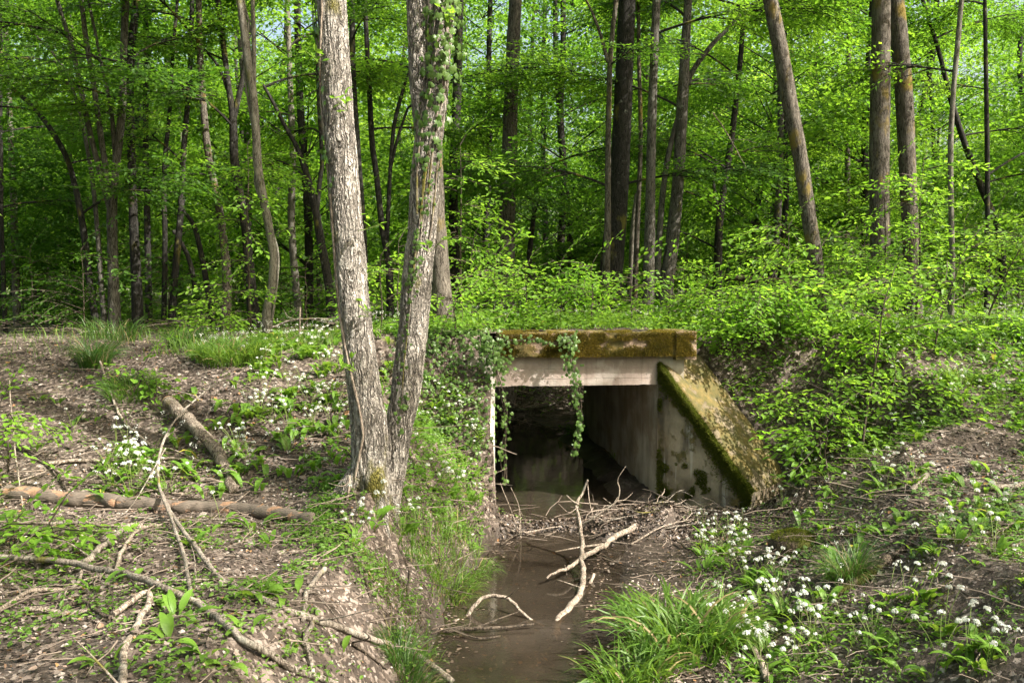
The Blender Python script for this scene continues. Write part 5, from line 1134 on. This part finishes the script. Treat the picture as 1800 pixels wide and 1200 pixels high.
# mossy stump and a flat strip of bark
def stump():
    c = G(1395, 965); root = thing('mossy_stump', 'low stump capped with golden moss on the right bank', 'stump', c); mb = MB()
    th, ph = np.meshgrid(np.linspace(0, 2 * math.pi, 41)[:-1], np.linspace(0, 1, 14), indexing='ij'); R_ = .16 * (1 - ph ** 3 * .9); z = .20 * ph ** .6 - .04
    X = np.cos(th) * R_ * 1.25; Y = np.sin(th) * R_ * .9; d = 1 + .22 * fbm(X * 9, Y * 9, z * 9); V = np.stack([X * d, Y * d, z * (1 + .15 * fbm(X * 8, Y * 8))], -1).reshape(-1, 3)
    i, j = np.meshgrid(np.arange(40), np.arange(13), indexing='ij'); q = i * 14 + j; q2 = ((i + 1) % 40) * 14 + j; mb.add(V, np.stack([q, q2, q2 + 1, q + 1], -1).reshape(-1, 4)); mb.obj('wood', M['wood_mossy'], root)
    r = rw; k = 6000; idx = r.integers(0, len(V), k); P = V[idx] + r.normal(0, .006, (k, 3)); P = P[(P[:, 2] > .09)]; k = len(P)
    N = P / .15 + [0, 0, .6]; N /= np.linalg.norm(N, axis=1, keepdims=True); D = N + r.normal(0, .5, (k, 3)); D /= np.linalg.norm(D, axis=1, keepdims=True); X_ = np.cross(D, r.normal(0, 1, (k, 3))); X_ /= np.linalg.norm(X_, axis=1, keepdims=True); Y_ = np.cross(D, X_); L_ = .02 * r.uniform(.5, 1.3, k)[:, None]
    mb = MB(); mb.inst(np.array([[-.5, 0, 0], [.5, 0, 0], [0, .1, 1.]]), np.array([[0, 1, 2]]), np.stack([X_ * L_ * .3, Y_ * L_, D * L_], -1), P); mb.obj('moss', M['mossg'], root, smooth=False)
stump()
def bark_strip():
    c = G(100, 1083, .03); t = np.linspace(0, 1, 14); w_ = .045 * np.sin(np.clip(t, .03, .97) * math.pi) ** .5; V = []
    for k, x in enumerate(t):
        for q in (-1, 0, 1): V.append([x * .32 - .16, q * w_[k] * .8, .012 * (1 - q * q) + .01 * math.sin(x * 7)])
    for k, x in enumerate(t):
        for q in (-1, 0, 1): V.append([x * .32 - .16, q * w_[k] * .78, .012 * (1 - q * q) + .01 * math.sin(x * 7) - .008])
    F = []
    for i in range(13):
        for q in (0, 1): a = i * 3 + q; F += [[a, a + 3, a + 4, a + 1], [42 + a, 42 + a + 1, 42 + a + 4, 42 + a + 3]]
        F += [[i * 3, i * 3 + 42, i * 3 + 45, i * 3 + 3], [i * 3 + 2, i * 3 + 5, i * 3 + 47, i * 3 + 44]]
    mb = MB(); mb.add(np.array(V), F); o = mb.obj('bark_piece', M['wood_pale']); o.location = c; o.rotation_euler = (-.15, .03, .02); tag(o, 'pale strip of bark lying on the litter at the lower left', 'bark')
bark_strip()
# ------------------------------------------------------------------ wild garlic, plant by plant
rg = np.random.default_rng(71)
ORD2 = ORD + ['thirteenth', 'fourteenth', 'fifteenth', 'sixteenth', 'seventeenth', 'eighteenth', 'nineteenth', 'twentieth']
NUM = ['flowerless', 'one-headed', 'two-headed', 'three-headed', 'four-headed', 'five-headed', 'six-headed']
ZONES = [('round the sawn log', (180, 770, 440, 880), 36, (1, 3, 3, 5, 8, 8, 11)), ('on the bank left of the twin tree', (430, 640, 600, 810), 40, (1, 3, 5, 8, 8, 3)),
         ('below the long log', (260, 905, 560, 960), 9, (0, 1, 6, 10, 2)), ('at the foot of the twin tree', (615, 900, 745, 965), 10, (2, 3, 5, 8)),
         ('on the slope between tree and culvert', (725, 690, 850, 900), 26, (1, 2, 3, 4, 5, 7, 8)), ('on the far edge of the left bank', (500, 598, 610, 640), 10, (2, 3, 5, 8)),
         ('on the litter below the wing wall', (1210, 925, 1320, 1010), 16, (3, 5, 8, 11)), ('beside the long grass', (1280, 1000, 1450, 1190), 28, (3, 5, 7, 8, 11, 8)),
         ('below the sedge tuft on the right bank', (1440, 1030, 1600, 1190), 14, (1, 2, 4, 5)), ('in the bottom right corner', (1620, 1020, 1800, 1195), 12, (1, 4, 5, 0)),
         ('above the mossy root on the right bank', (1620, 880, 1800, 1000), 12, (1, 2, 4, 5)), ('under the tall sapling', (1400, 730, 1610, 860), 30, (1, 2, 4, 5, 7, 9)),
         ('at the foot of the right bank', (1370, 820, 1480, 900), 12, (1, 2, 5, 10)), ('on the upper right bank', (1560, 630, 1790, 720), 16, (1, 2, 5, 7, 3)),
         ('on the bare soil at the lower left', (110, 1020, 560, 1190), 9, (0, 6, 0, 10)), ('in the middle of the left bank', (60, 700, 220, 860), 9, (1, 4, 0, 7))]
allg = {}
LOGPTS = [G(297 + 119 * t_, 733 + 135 * t_ + 8 * k_) for t_ in np.linspace(0, 1, 9) for k_ in (0, 3)] + [G(16 + 536 * t_, 885 + 35 * t_) for t_ in np.linspace(0, 1, 22)]
for ph, (a, b, c_, d), n, kinds in ZONES:
    for k in range(n):
        px, py = rg.uniform(a, c_), rg.uniform(b, d); p = G(px, py)
        if p[2] < .06 or p[1] > 13: continue
        if any((p[0] - q_[0]) ** 2 + (p[1] - q_[1]) ** 2 < .035 for q_ in LOGPTS): continue
        p[2] = float(trk(p[0], p[1])); i = kinds[rg.integers(0, len(kinds))]
        allg.setdefault((ph, len(GARLIC[i][1])), []).append((px, p, i))
for (ph, nf), L_ in allg.items():
    L_.sort(key=lambda q: q[0])
    for k, (px, p, i) in enumerate(L_):
        lab = '%s wild garlic %s' % (NUM[nf], ph) + (', %s from left' % ORD2[min(k, 19)] if len(L_) > 1 else '')
        garlic(p, i, lab, 'wild garlic plants on the banks', rg, rg.uniform(.7, 1.0) * (.85 if p[1] > 8 else 1.0))
# broad leaved shoots in the near left corner
for q, lab in (((190, 1165), 'group of broad dark green leaves near the bottom left corner'), ((300, 1130), 'pair of upright broad leaves left of the bent stick'), ((455, 1050), 'broad leaved plant beside the spotted branch in the left foreground'), ((520, 1085), 'broad leaved plant between spotted branch and leaning stick'), ((435, 1110), 'small broad leaf pair under the spotted branch'), ((365, 1150), 'single upright broad leaf near the bottom'), ((230, 1020), 'single broad leaf standing behind the thin long branch'), ((600, 1150), 'small broad leaves near the stream edge at the bottom')):
    p = G(*q); mb = MB()
    for k in range(rg.integers(3, 7)):
        a = rg.uniform(0, 6.28); gleaf(rg, rg.uniform(.10, .17), rg.uniform(.030, .044), rg.uniform(.7, 1.4), rg.uniform(.8, 1.9), a, mb, (math.cos(a) * .03, math.sin(a) * .03, .0))
    o = mb.obj('broad_leaved_plant', [M['garlic']]); o.location = p; tag(o, lab, 'plant', 'broad leaved shoots in the left foreground')

# ------------------------------------------------------------------ grass and sedge
def tuft(label, px, py, n, L, spread, mat='grass', sx=1., sy=1., wd=.004, bend=(.8, 2.2), rise=(1.1, 1.5), cat='grass'):
    p = G(px, py); p[2] = float(H(p[0], p[1])) if p[1] < 9.5 else float(trk(p[0], p[1]))
    me = grass_mesh(rg, n, L, spread, wd, bend, mat, 'tuft', rise, (p[0], p[1], sx, sy)); o = link('grass_tuft', me, None, p); return tag(o, label, cat, None)
tuft('large clump of long bright grass at the right edge of the stream', 1192, 1135, 460, .48, .36, 'grass', 1.0, 1.1, .0095, (1.0, 2.3))
tuft('clump of long grass at the bottom beside the stream, nearest the camera', 1115, 1200, 240, .38, .18, 'grass', 1.3, 1.0, .008, (1.0, 2.3))
tuft('smaller clump of long grass right of the large stream clump', 1265, 1120, 220, .36, .20, 'grass', 1.1, 1.2, .008, (1.0, 2.4))
tuft('bright grass clump on the left stream bank below the tree', 775, 1010, 620, .30, .26, 'grass', 1.0, 1.5, .0035, (1.2, 2.6))
tuft('second bright grass clump on the left stream bank nearer the culvert', 815, 965, 420, .26, .22, 'grass', 1.1, 1.2, .0035, (1.2, 2.6))
tuft('ragged grass on the eroded slope above the bottom sedge', 700, 1060, 160, .20, .22, 'grass', 1.2, 1.2, .004, (1.2, 2.6))
tuft('short grass on the slope below the foot of the twin tree', 735, 985, 160, .20, .20, 'grass', 1.2, 1.2, .004, (1.2, 2.6))
tuft('sedge tuft at the bottom centre left of the stream', 715, 1190, 480, .30, .12, 'grass_dark', 1.0, 1.0, .003, (1.0, 2.2))
tuft('dark green sedge tuft on the right bank', 1490, 1020, 520, .36, .07, 'grass_dark', 1.2, 1.2, .0028, (.6, 2.2))
tuft('brown based sedge tuft on the far edge of the left bank', 168, 645, 420, .42, .12, 'grass_dark', 1.3, 1.0, .0045, (.8, 2.0))
tuft('bright grass tuft on the left bank below the sedge', 232, 690, 420, .26, .18, 'grass', 1.4, 1.0, .004, (.8, 2.2))
tuft('sedge tuft at the back of the track left of the twin tree', 325, 612, 420, .36, .14, 'grass_dark', 1.3, 1.0, .0045, (.8, 1.8))
tuft('tall bright grass tuft left of centre on the left bank', 408, 638, 620, .38, .24, 'grass', 1.4, .8, .005, (.8, 1.8))
tuft('fresh green grass patch beside the tall tuft', 352, 622, 220, .28, .30, 'grass', 1.6, .8, .005, (.8, 1.8))
tuft('sunny grass patch at the track edge near the twin tree', 560, 608, 320, .28, .45, 'grass', 1.8, .8, .005, (.8, 1.8))
tuft('sunny grass patch at the track edge left of the upright stick', 480, 610, 200, .24, .40, 'grass', 1.8, .8, .005, (.8, 1.8))
tuft('grass tuft in the shade on the right end of the track', 1728, 585, 300, .36, .22, 'grass_dark', 1.5, 1.0, .006, (.6, 1.8))
tuft('small grass tuft on the upper right bank', 1690, 672, 200, .22, .12, 'grass', 1.4, 1.0, .005, (.8, 2.0))
tuft('grass tuft above the slab end on the track', 1150, 578, 300, .22, .30, 'grass', 2.0, .6, .004, (.8, 2.0))
tuft('dry straw tuft at the foot of the many stemmed tree', 200, 598, 260, .42, .25, 'grass_dark', 1.6, .8, .005, (.8, 1.6))

# ------------------------------------------------------------------ uncountable ground stuff
def normals(x, y, e=.03):
    z = H(x, y); N = np.stack([-(H(x + e, y) - z) / e, -(H(x, y + e) - z) / e, np.ones_like(x)], 1); N[:, :2] = np.clip(N[:, :2], -2, 2); return z, N / np.linalg.norm(N, axis=1, keepdims=True)
def view_pts(n, ymin, ymax, r, wid=.68):
    """ground points spread evenly over the picture rather than over the land"""
    u = r.random(n); y = 1 / (1 / ymin + u * (1 / ymax - 1 / ymin)); y = y * .5 + .5 * np.sqrt(r.uniform(ymin ** 2, ymax ** 2, n)) ; x = r.uniform(-wid, wid, n) * y; return x, y
def inculv(x, y, m=.1):
    u = (x - C0[0]) * CU[0] + (y - C0[1]) * CU[1]; v = (x - C0[0]) * CV[0] + (y - C0[1]) * CV[1]; return (u > -.3 - m) & (u < CW + .32) & (v > -.12) & (v < CL + .1)
def onwing(x, y):
    a = (x - WC[0]) * WD[0] + (y - WC[1]) * WD[1]; b = (x - WC[0]) * WP[0] + (y - WC[1]) * WP[1]; return (a > -.1) & (a < 1.15) & (b > -.02) & (b < .95)
def litter():
    r = np.random.default_rng(81); mb = MB(); T = []
    for k in range(7):
        # a curled dead leaf: lobed outline, cupped
        n = 9; a = np.linspace(0, 2 * math.pi, n + 1)[:-1] + r.normal(0, .12, n); rad = r.uniform(.75, 1.1, n) * np.where(np.arange(n) % 2 == 0, 1, .78 if k % 2 else .95); X = np.cos(a) * rad * .5; Y = np.sin(a) * rad * r.uniform(.27, .36)
        cup = r.uniform(.3, 1.1); Z = cup * (Y ** 2) * 2 + r.uniform(-.5, .8) * X ** 2 + r.normal(0, .03, n); V = np.vstack([np.stack([X, Y, Z], 1), [0, 0, -.02]]); T.append((V, np.array([[i, (i + 1) % n, n] for i in range(n)])))
    x, y = view_pts(88000, 2.6, 13.5, r); z, N = normals(x, y); dens = fbm(x * .9, y * .9 + 4, o=3) + .45; dens = np.where(z < .05, dens * .10, dens); 
    keep = (dens * sm(.66, .95, N[:, 2]) > r.uniform(0, 1.0, len(x))) & (z > -.02) & ~inculv(x, y) & ~onwing(x, y); x, y, z, N = x[keep], y[keep], z[keep], N[keep]; k = len(x)
    F = np.cross(N, r.normal(0, 1, (k, 3))); F /= np.linalg.norm(F, axis=1, keepdims=True); B = np.stack([F, np.cross(N, F), N], -1) @ roty(r.normal(0, .30, k)) @ rotx(r.normal(0, .30, k)) * (r.uniform(.020, .046, k) * np.where((r.random(k) < .12) & (N[:, 2] > .9), 1.7, 1))[:, None, None]
    P = np.stack([x, y, z], 1) + N * r.uniform(.002, .022, k)[:, None]; w_ = r.integers(0, 7, k)
    for j in range(7): mb.inst(*T[j], B[w_ == j], P[w_ == j])
    o = mb.obj('leaf_litter', [M['deadleaf']], smooth=False); tag(o, 'dry pinkish brown dead leaves strewn over the banks', 'leaf litter', None, 'stuff')
    # sodden leaves packed into the debris dam and the mud in front of the culvert
    k = 5200; x = r.uniform(-.3, 3.0, k); y = 8.5 + r.normal(0, .16, k) + .75 * np.clip(x - .7, 0, 1.6) / 1.6 * r.uniform(-1, .6, k); ok = ~onwing(x, y) & (H(x, y) > -.03); x, y = x[ok], y[ok]; z, N = normals(x, y); k = len(x)
    F = np.cross(N, r.normal(0, 1, (k, 3))); F /= np.linalg.norm(F, axis=1, keepdims=True); B = np.stack([F, np.cross(N, F), N], -1) @ roty(r.normal(0, .5, k)) @ rotx(r.normal(0, .5, k)) * r.uniform(.02, .05, k)[:, None, None]; w_ = r.integers(0, 7, k); mb = MB(); P = np.stack([x, y, z + r.uniform(.0, .03, k)], 1)
    for j in range(7): mb.inst(*T[j], B[w_ == j], P[w_ == j])
    o = mb.obj('wet_leaves', [M['wetleaf']], smooth=False); tag(o, 'dark sodden leaves packed on the mud before the culvert', 'leaf litter', None, 'stuff')
    k = 2600; y = r.uniform(4.4, 9.3, k); x = cxf(y) + hwf(y) * r.uniform(-1.1, 1.1, k); z = H(x, y); ok = z < -.02; x, y, z = x[ok], y[ok], z[ok]; k = len(x); mb = MB(); mb.inst(*T[2], rmats(k, r, .25) * r.uniform(.02, .055, k)[:, None, None], np.stack([x, y, z + r.uniform(.005, .06, k)], 1)); o = mb.obj('sunken_leaves', [M['deadleaf']], smooth=False); tag(o, 'sunken dead leaves on the bed of the stream', 'leaf litter', None, 'stuff')
    # leaves afloat along the water edges
    k = 900; y = r.uniform(4.6, 9.2, k); sd_ = r.choice([-1, 1], k); x = cxf(y) + sd_ * (hwf(y) - np.abs(r.normal(0, .10, k))); ok = H(x, y) < -.01; x, y = x[ok], y[ok]; k = len(x); mb = MB(); mb.inst(*T[0], rotz(r.uniform(0, 6.28, k)) * r.uniform(.015, .04, k)[:, None, None] * np.array([1, 1, .2]), np.stack([x, y, np.full(k, .004)], 1)); o = mb.obj('floating_leaves', [M['wetleaf']], smooth=False); tag(o, 'small dead leaves floating along the edges of the stream', 'leaf litter', None, 'stuff')
    # small fragments
    x, y = view_pts(60000, 2.6, 11, r); z, N = normals(x, y); keep = (z > -.03) & ~inculv(x, y) & ~onwing(x, y) & (fbm(x * 1.3, y * 1.3, o=3) + .6 > r.random(len(x))); x, y, z, N = x[keep], y[keep], z[keep], N[keep]; k = len(x)
    F = np.cross(N, r.normal(0, 1, (k, 3))); F /= np.linalg.norm(F, axis=1, keepdims=True); B = np.stack([F, np.cross(N, F), N], -1) @ roty(r.normal(0, .4, k)) * r.uniform(.010, .028, k)[:, None, None]
    mb = MB(); mb.inst(LEAF_F, LEAF_FF[:, ::-1].copy(), B, np.stack([x, y, z], 1) + N * r.uniform(.001, .01, k)[:, None]); o = mb.obj('leaf_fragments', [M['deadleaf']], smooth=False); tag(o, 'crumbled fragments of dead leaves on the soil', 'leaf litter', None, 'stuff')
    # pebbles
    V = np.array([[1, 0, 0], [.3, .9, 0], [-.8, .6, .1], [-.9, -.5, 0], [.2, -1, .05], [.1, .1, .7], [0, 0, -.5]]); Fp = np.array([[0, 1, 5], [1, 2, 5], [2, 3, 5], [3, 4, 5], [4, 0, 5], [1, 0, 6], [2, 1, 6], [3, 2, 6], [4, 3, 6], [0, 4, 6]])
    x, y = view_pts(9000, 2.8, 10, r); z, N = normals(x, y); keep = (z > -.1) & ~inculv(x, y) & ~onwing(x, y) & (fbm(x * 1.5 + 9, y * 1.5, o=3) + .35 > r.random(len(x))); x, y, z = x[keep], y[keep], z[keep]; k = len(x)
    mb = MB(); mb.inst(V, Fp, rmats(k, r, .5) * (r.uniform(.004, .015, k) * np.where(r.random(k) < .04, 2.2, 1))[:, None, None], np.stack([x, y, z + .003], 1)); o = mb.obj('pebbles', [M['stone']], smooth=False); tag(o, 'small pale pebbles scattered on the soil', 'pebbles', None, 'stuff')
    # twigs
    def twigs(x, y, ln, rad, lift, name, label, mat, flat=.12):
        k = len(x); z = np.maximum(H(x, y), -.03); a = r.uniform(0, 6.28, k); V = []; 
        tv = MB(); q = np.array([[0, 0, 0], [.35, .04, .01], [.7, -.03, .015], [1, .02, 0]]); tube(tv, q, [.5, .45, .35, .2], 4); tv_v = np.concatenate(tv.v[:1]); tf = np.concatenate([l.reshape(-1, 4) for l in tv.l[:1]])
        S = q[:, None]; 
        # template: centre line in metres scaled by length, cross section scaled by radius
        ring = (tv_v.reshape(4, 4, 3) - q[:, None]); cen = np.repeat(q, 4, 0); rg_ = ring.reshape(-1, 3)
        B = rotz(a) @ roty(-r.normal(0, flat, k) - 0.02); W = np.einsum('kij,nj->kni', B, cen) * ln[:, None, None] + np.einsum('kij,nj->kni', B, rg_) * rad[:, None, None]
        W = W + np.stack([x, y, z + lift], 1)[:, None]; F = (tf[None] + (np.arange(k) * 16)[:, None, None]).reshape(-1, 4); m = MB(); m.add(W.reshape(-1, 3), F); o = m.obj(name, [M[mat]], smooth=False); return tag(o, label, 'twigs', None, 'stuff')
    x, y = view_pts(5000, 2.8, 12, r); keep = ~inculv(x, y) & ~onwing(x, y) & (H(x, y) > 0.02); x, y = x[keep], y[keep]; k = len(x); twigs(x, y, r.uniform(.06, .5, k) * r.uniform(.5, 1.2, k), r.uniform(.0025, .011, k), r.uniform(.004, .025, k), 'twig_litter', 'small dry twigs lying all over the banks', 'twig')
    k = 100; x = r.uniform(-.25, 2.4, k); y = 8.5 + r.normal(0, .22, k) + .25 * np.clip(x - .8, 0, 2) * r.random(k); keep = ~onwing(x, y); x, y = x[keep], y[keep]; k = len(x); twigs(x, y, r.uniform(.12, .5, k), r.uniform(.004, .017, k), r.uniform(.01, .08, k), 'debris_dam', 'dam of washed up twigs across the stream in front of the culvert', 'twig', .22)
    k = 420; x = r.uniform(-.4, 1.9, k); y = r.uniform(14.6, 17.2, k); twigs(x, y, r.uniform(.3, 1.3, k), r.uniform(.006, .02, k), r.uniform(.02, .35, k), 'brushwood', 'heap of dead brushwood on the bank beyond the culvert', 'twig', .3)
    k = 700; x = r.uniform(-9, 9, k); y = r.uniform(12.5, 19, k); keep = ~inculv(x, y) & (np.abs(x - cxf(y)) > 1.2); x, y = x[keep], y[keep]; k = len(x); twigs(x, y, r.uniform(.2, 1.2, k), r.uniform(.004, .014, k), r.uniform(.01, .2, k), 'forest_twigs', 'dead twigs on the shaded forest floor behind the track', 'twig', .2)
    # white specks: shell and lime fragments? kept as pale pebbles above
litter()
def carpets():
    r = np.random.default_rng(91)
    # seedlings and herbs of the banks
    proto = []
    def carpet(name, label, cat, n, xf, leaf, mat, hmax, perplant=9, spread=.05, tilt=.35, dens=None):
        x, y = xf(n); ok = ~inculv(x, y, -.2) | (((x - C0[0]) * CV[0] + (y - C0[1]) * CV[1]) > .42); x, y = x[ok & ~onwing(x, y)], y[ok & ~onwing(x, y)]
        z = trk(x, y); ok = z > .07; x, y, z = x[ok], y[ok], z[ok]
        if dens is not None: ok = dens(x, y) > r.random(len(x)); x, y, z = x[ok], y[ok], z[ok]
        k = len(x) * perplant; X = np.repeat(x, perplant) + r.normal(0, spread, k); Y = np.repeat(y, perplant) + r.normal(0, spread, k); hm = np.repeat(r.uniform(.3, 1, len(x)) * hmax, perplant); Z = np.repeat(z, perplant) + hm * r.uniform(.15, 1, k)
        mb = MB(); mb.inst(LEAF_N, LEAF_NF, rmats(k, r, tilt) * (leaf * r.uniform(.55, 1.2, k))[:, None, None], np.stack([X, Y, Z], 1)); o = mb.obj(name, [M[mat]], smooth=False); return tag(o, label, cat, None, 'stuff')
    carpet('herb_carpet', 'green herbs and seedlings covering the track above the culvert', 'ground cover', 9000, lambda n: (r.uniform(-1.6, 9.5, n), r.uniform(9.75, 13.8, n)), .05, 'herb', .20, 8, .06, dens=lambda x, y: np.where(x < 2.2, .9, .6) * np.clip(.8 + fbm(x, y), .2, 1))
    carpet('bank_herbs', 'scattered green seedlings growing over the banks', 'ground cover', 8000, lambda n: view_pts(n, 2.9, 9.8, r), .032, 'herb', .07, 7, .035, dens=lambda x, y: np.clip(fbm(x * 1.4 + 3, y * 1.4, o=3) * 1.8 + .35, 0, 1))
    carpet('right_bank_herbs', 'leafy plants crowding the slope right of the wing wall', 'ground cover', 4200, lambda n: (r.uniform(2.4, 7, n), r.uniform(7.8, 10.8, n)), .062, 'herb', .20, 7, .07, dens=lambda x, y: np.clip(.75 + fbm(x * 1.6, y * 1.6) * 1.9, 0, 1) * (((x - WC[0]) * WP[0] + (y - WC[1]) * WP[1] > 1.05) | ((x - WC[0]) * WD[0] + (y - WC[1]) * WD[1] > 2.0)) * sm(7.6, 8.8, y))
    carpet('forest_floor_plants', 'shaded green ground cover on the floor of the wood', 'ground cover', 9000, lambda n: (lambda y: (r.uniform(-.66, .66, n) * y, y))(r.uniform(13.5, 34, n)), .10, 'leaf', .45, 8, .14, dens=lambda x, y: np.clip(.35 + fbm(x * .4, y * .4) * 1.6 + .3 * sm(17, 24, y), 0, 1))
    carpet('stream_bank_herbs', 'low plants on the slope between the twin tree and the stream', 'ground cover', 2000, lambda n: (r.uniform(-1.5, -.45, n), r.uniform(4.6, 7.4, n)), .035, 'herb', .08, 7, .04, dens=lambda x, y: np.clip(.35 + 1.5 * fbm(x * 2, y * 2), 0, 1))
    carpet('left_slope_herbs', 'plants growing on the steep slope left of the culvert', 'ground cover', 700, lambda n: (r.uniform(-1.2, -.3, n), r.uniform(7.3, 9.4, n)), .045, 'garlic', .12, 7, .04)
    # narrow garlic leaves in the far carpet, with white flower dots
    def far_garlic(n, xr, yr, name, label, dens):
        x, y = r.uniform(*xr, n), r.uniform(*yr, n); z = trk(x, y); ok = (dens(x, y) > r.random(n)) & (z > .3) & ~onwing(x, y) & (~inculv(x, y, -.2) | (((x - C0[0]) * CV[0] + (y - C0[1]) * CV[1]) > .5)); x, y, z = x[ok], y[ok], z[ok]; k = len(x)
        V, F = strip(4, lambda t: .12 * np.sin(np.clip(t, .05, 1) * math.pi) ** .8 + .015, 1.7, 1.25, .2, 3); kk = k * 4; X = np.repeat(x, 4) + r.normal(0, .04, kk); Y = np.repeat(y, 4) + r.normal(0, .04, kk)
        mb = MB(); mb.inst(V, F, rotz(r.uniform(0, 6.28, kk)) * (r.uniform(.12, .22, kk))[:, None, None] , np.stack([X, Y, np.repeat(z, 4)], 1), 0)
        # white heads
        m = int(k * .85); P = np.stack([x[:m] + r.normal(0, .05, m), y[:m] + r.normal(0, .05, m), z[:m] + r.uniform(.18, .28, m)], 1); d = r.normal(0, 1, (m, 9, 3)); d /= np.linalg.norm(d, axis=2, keepdims=True); Q = (P[:, None] + d * .015).reshape(-1, 3)
        st = np.array([[0, .3, 0], [1, 0, .1], [0, -.3, 0], [-1, 0, .1]]); sf = np.array([[0, 1, 2, 3]]); mb.inst(st, sf, rmats(len(Q), r, 1.5) * .008, Q, 1); o = mb.obj(name, [M['garlic'], M['petal']], smooth=False); tag(o, label, 'wild garlic', None, 'stuff')
    far_garlic(900, (2.6, 9), (9.3, 13.5), 'garlic_carpet', 'carpet of flowering wild garlic on the right end of the track', lambda x, y: .7 + fbm(x, y))
    far_garlic(420, (-3.4, -1.1), (8.9, 11.5), 'garlic_carpet', 'carpet of flowering wild garlic behind the twin tree', lambda x, y: .6 + fbm(x, y))
    far_garlic(420, (-5, -.9), (6.6, 8.9), 'garlic_carpet', 'wild garlic too small to count between the plants of the left bank', lambda x, y: .1 + 1.3 * fbm(x * .8, y * .8) + .3 * (y < 8))
    far_garlic(500, (2.0, 6), (4.5, 9.0), 'garlic_carpet', 'wild garlic too small to count between the plants of the right bank', lambda x, y: .15 + 1.2 * fbm(x * .8, y * .8))
    far_garlic(260, (-.8, 2.6), (10.3, 13), 'garlic_carpet', 'flowering wild garlic among herbs above the culvert', lambda x, y: .6 + fbm(x, y))
    # thin short grass blades on the left track edge
    n = 2000; x = r.uniform(-6.5, -1.7, n); y = r.uniform(9.0, 12.5, n); ok = (fbm(x * .9, y * .9 + 2) + .45 + .4 * (x > -4)) > r.random(n); x, y = x[ok], y[ok]; k = len(x)
    V, F = strip(4, lambda t: .014 * (1 - t ** 2 * .9), 1.4, 1.3, 0, 2); mb = MB(); mb.inst(V, F, rotz(r.uniform(0, 6.28, k)) * r.uniform(.10, .30, k)[:, None, None], np.stack([x, y, trk(x, y)], 1)); o = mb.obj('track_grass', [M['grass']], smooth=False); tag(o, 'short bright grass along the far edge of the left bank', 'grass', None, 'stuff')
carpets()
def moss_patches():
    r = np.random.default_rng(95); x, y = view_pts(230000, 2.9, 8.5, r); m = fbm(x * 2.1 + 20, y * 2.1 + 3, o=4); z, N = normals(x, y); ok = (m > .34 - .10 * (N[:, 2] < .8)) & (z > .05) & ~onwing(x, y) & (r.random(len(x)) < .55); x, y, z, N = x[ok], y[ok], z[ok], N[ok]; k = len(x)
    D = N + r.normal(0, .5, (k, 3)); D /= np.linalg.norm(D, axis=1, keepdims=True); X_ = np.cross(D, r.normal(0, 1, (k, 3))); X_ /= np.linalg.norm(X_, axis=1, keepdims=True); Y_ = np.cross(D, X_); L_ = .017 * r.uniform(.5, 1.3, k)[:, None]
    mb = MB(); mb.inst(np.array([[-.5, 0, 0], [.5, 0, 0], [0, .1, 1.]]), np.array([[0, 1, 2]]), np.stack([X_ * L_ * .35, Y_ * L_, D * L_], -1), np.stack([x, y, z], 1)); o = mb.obj('moss_patches', [M['mossg']], smooth=False); tag(o, 'patches of green moss on the bare soil of the banks', 'moss', None, 'stuff')
moss_patches()
for _o in C.objects:
    if _o.parent is None and len(str(_o.get('label', '')).split()) > 16: print('LONG', _o.name, _o['label'])
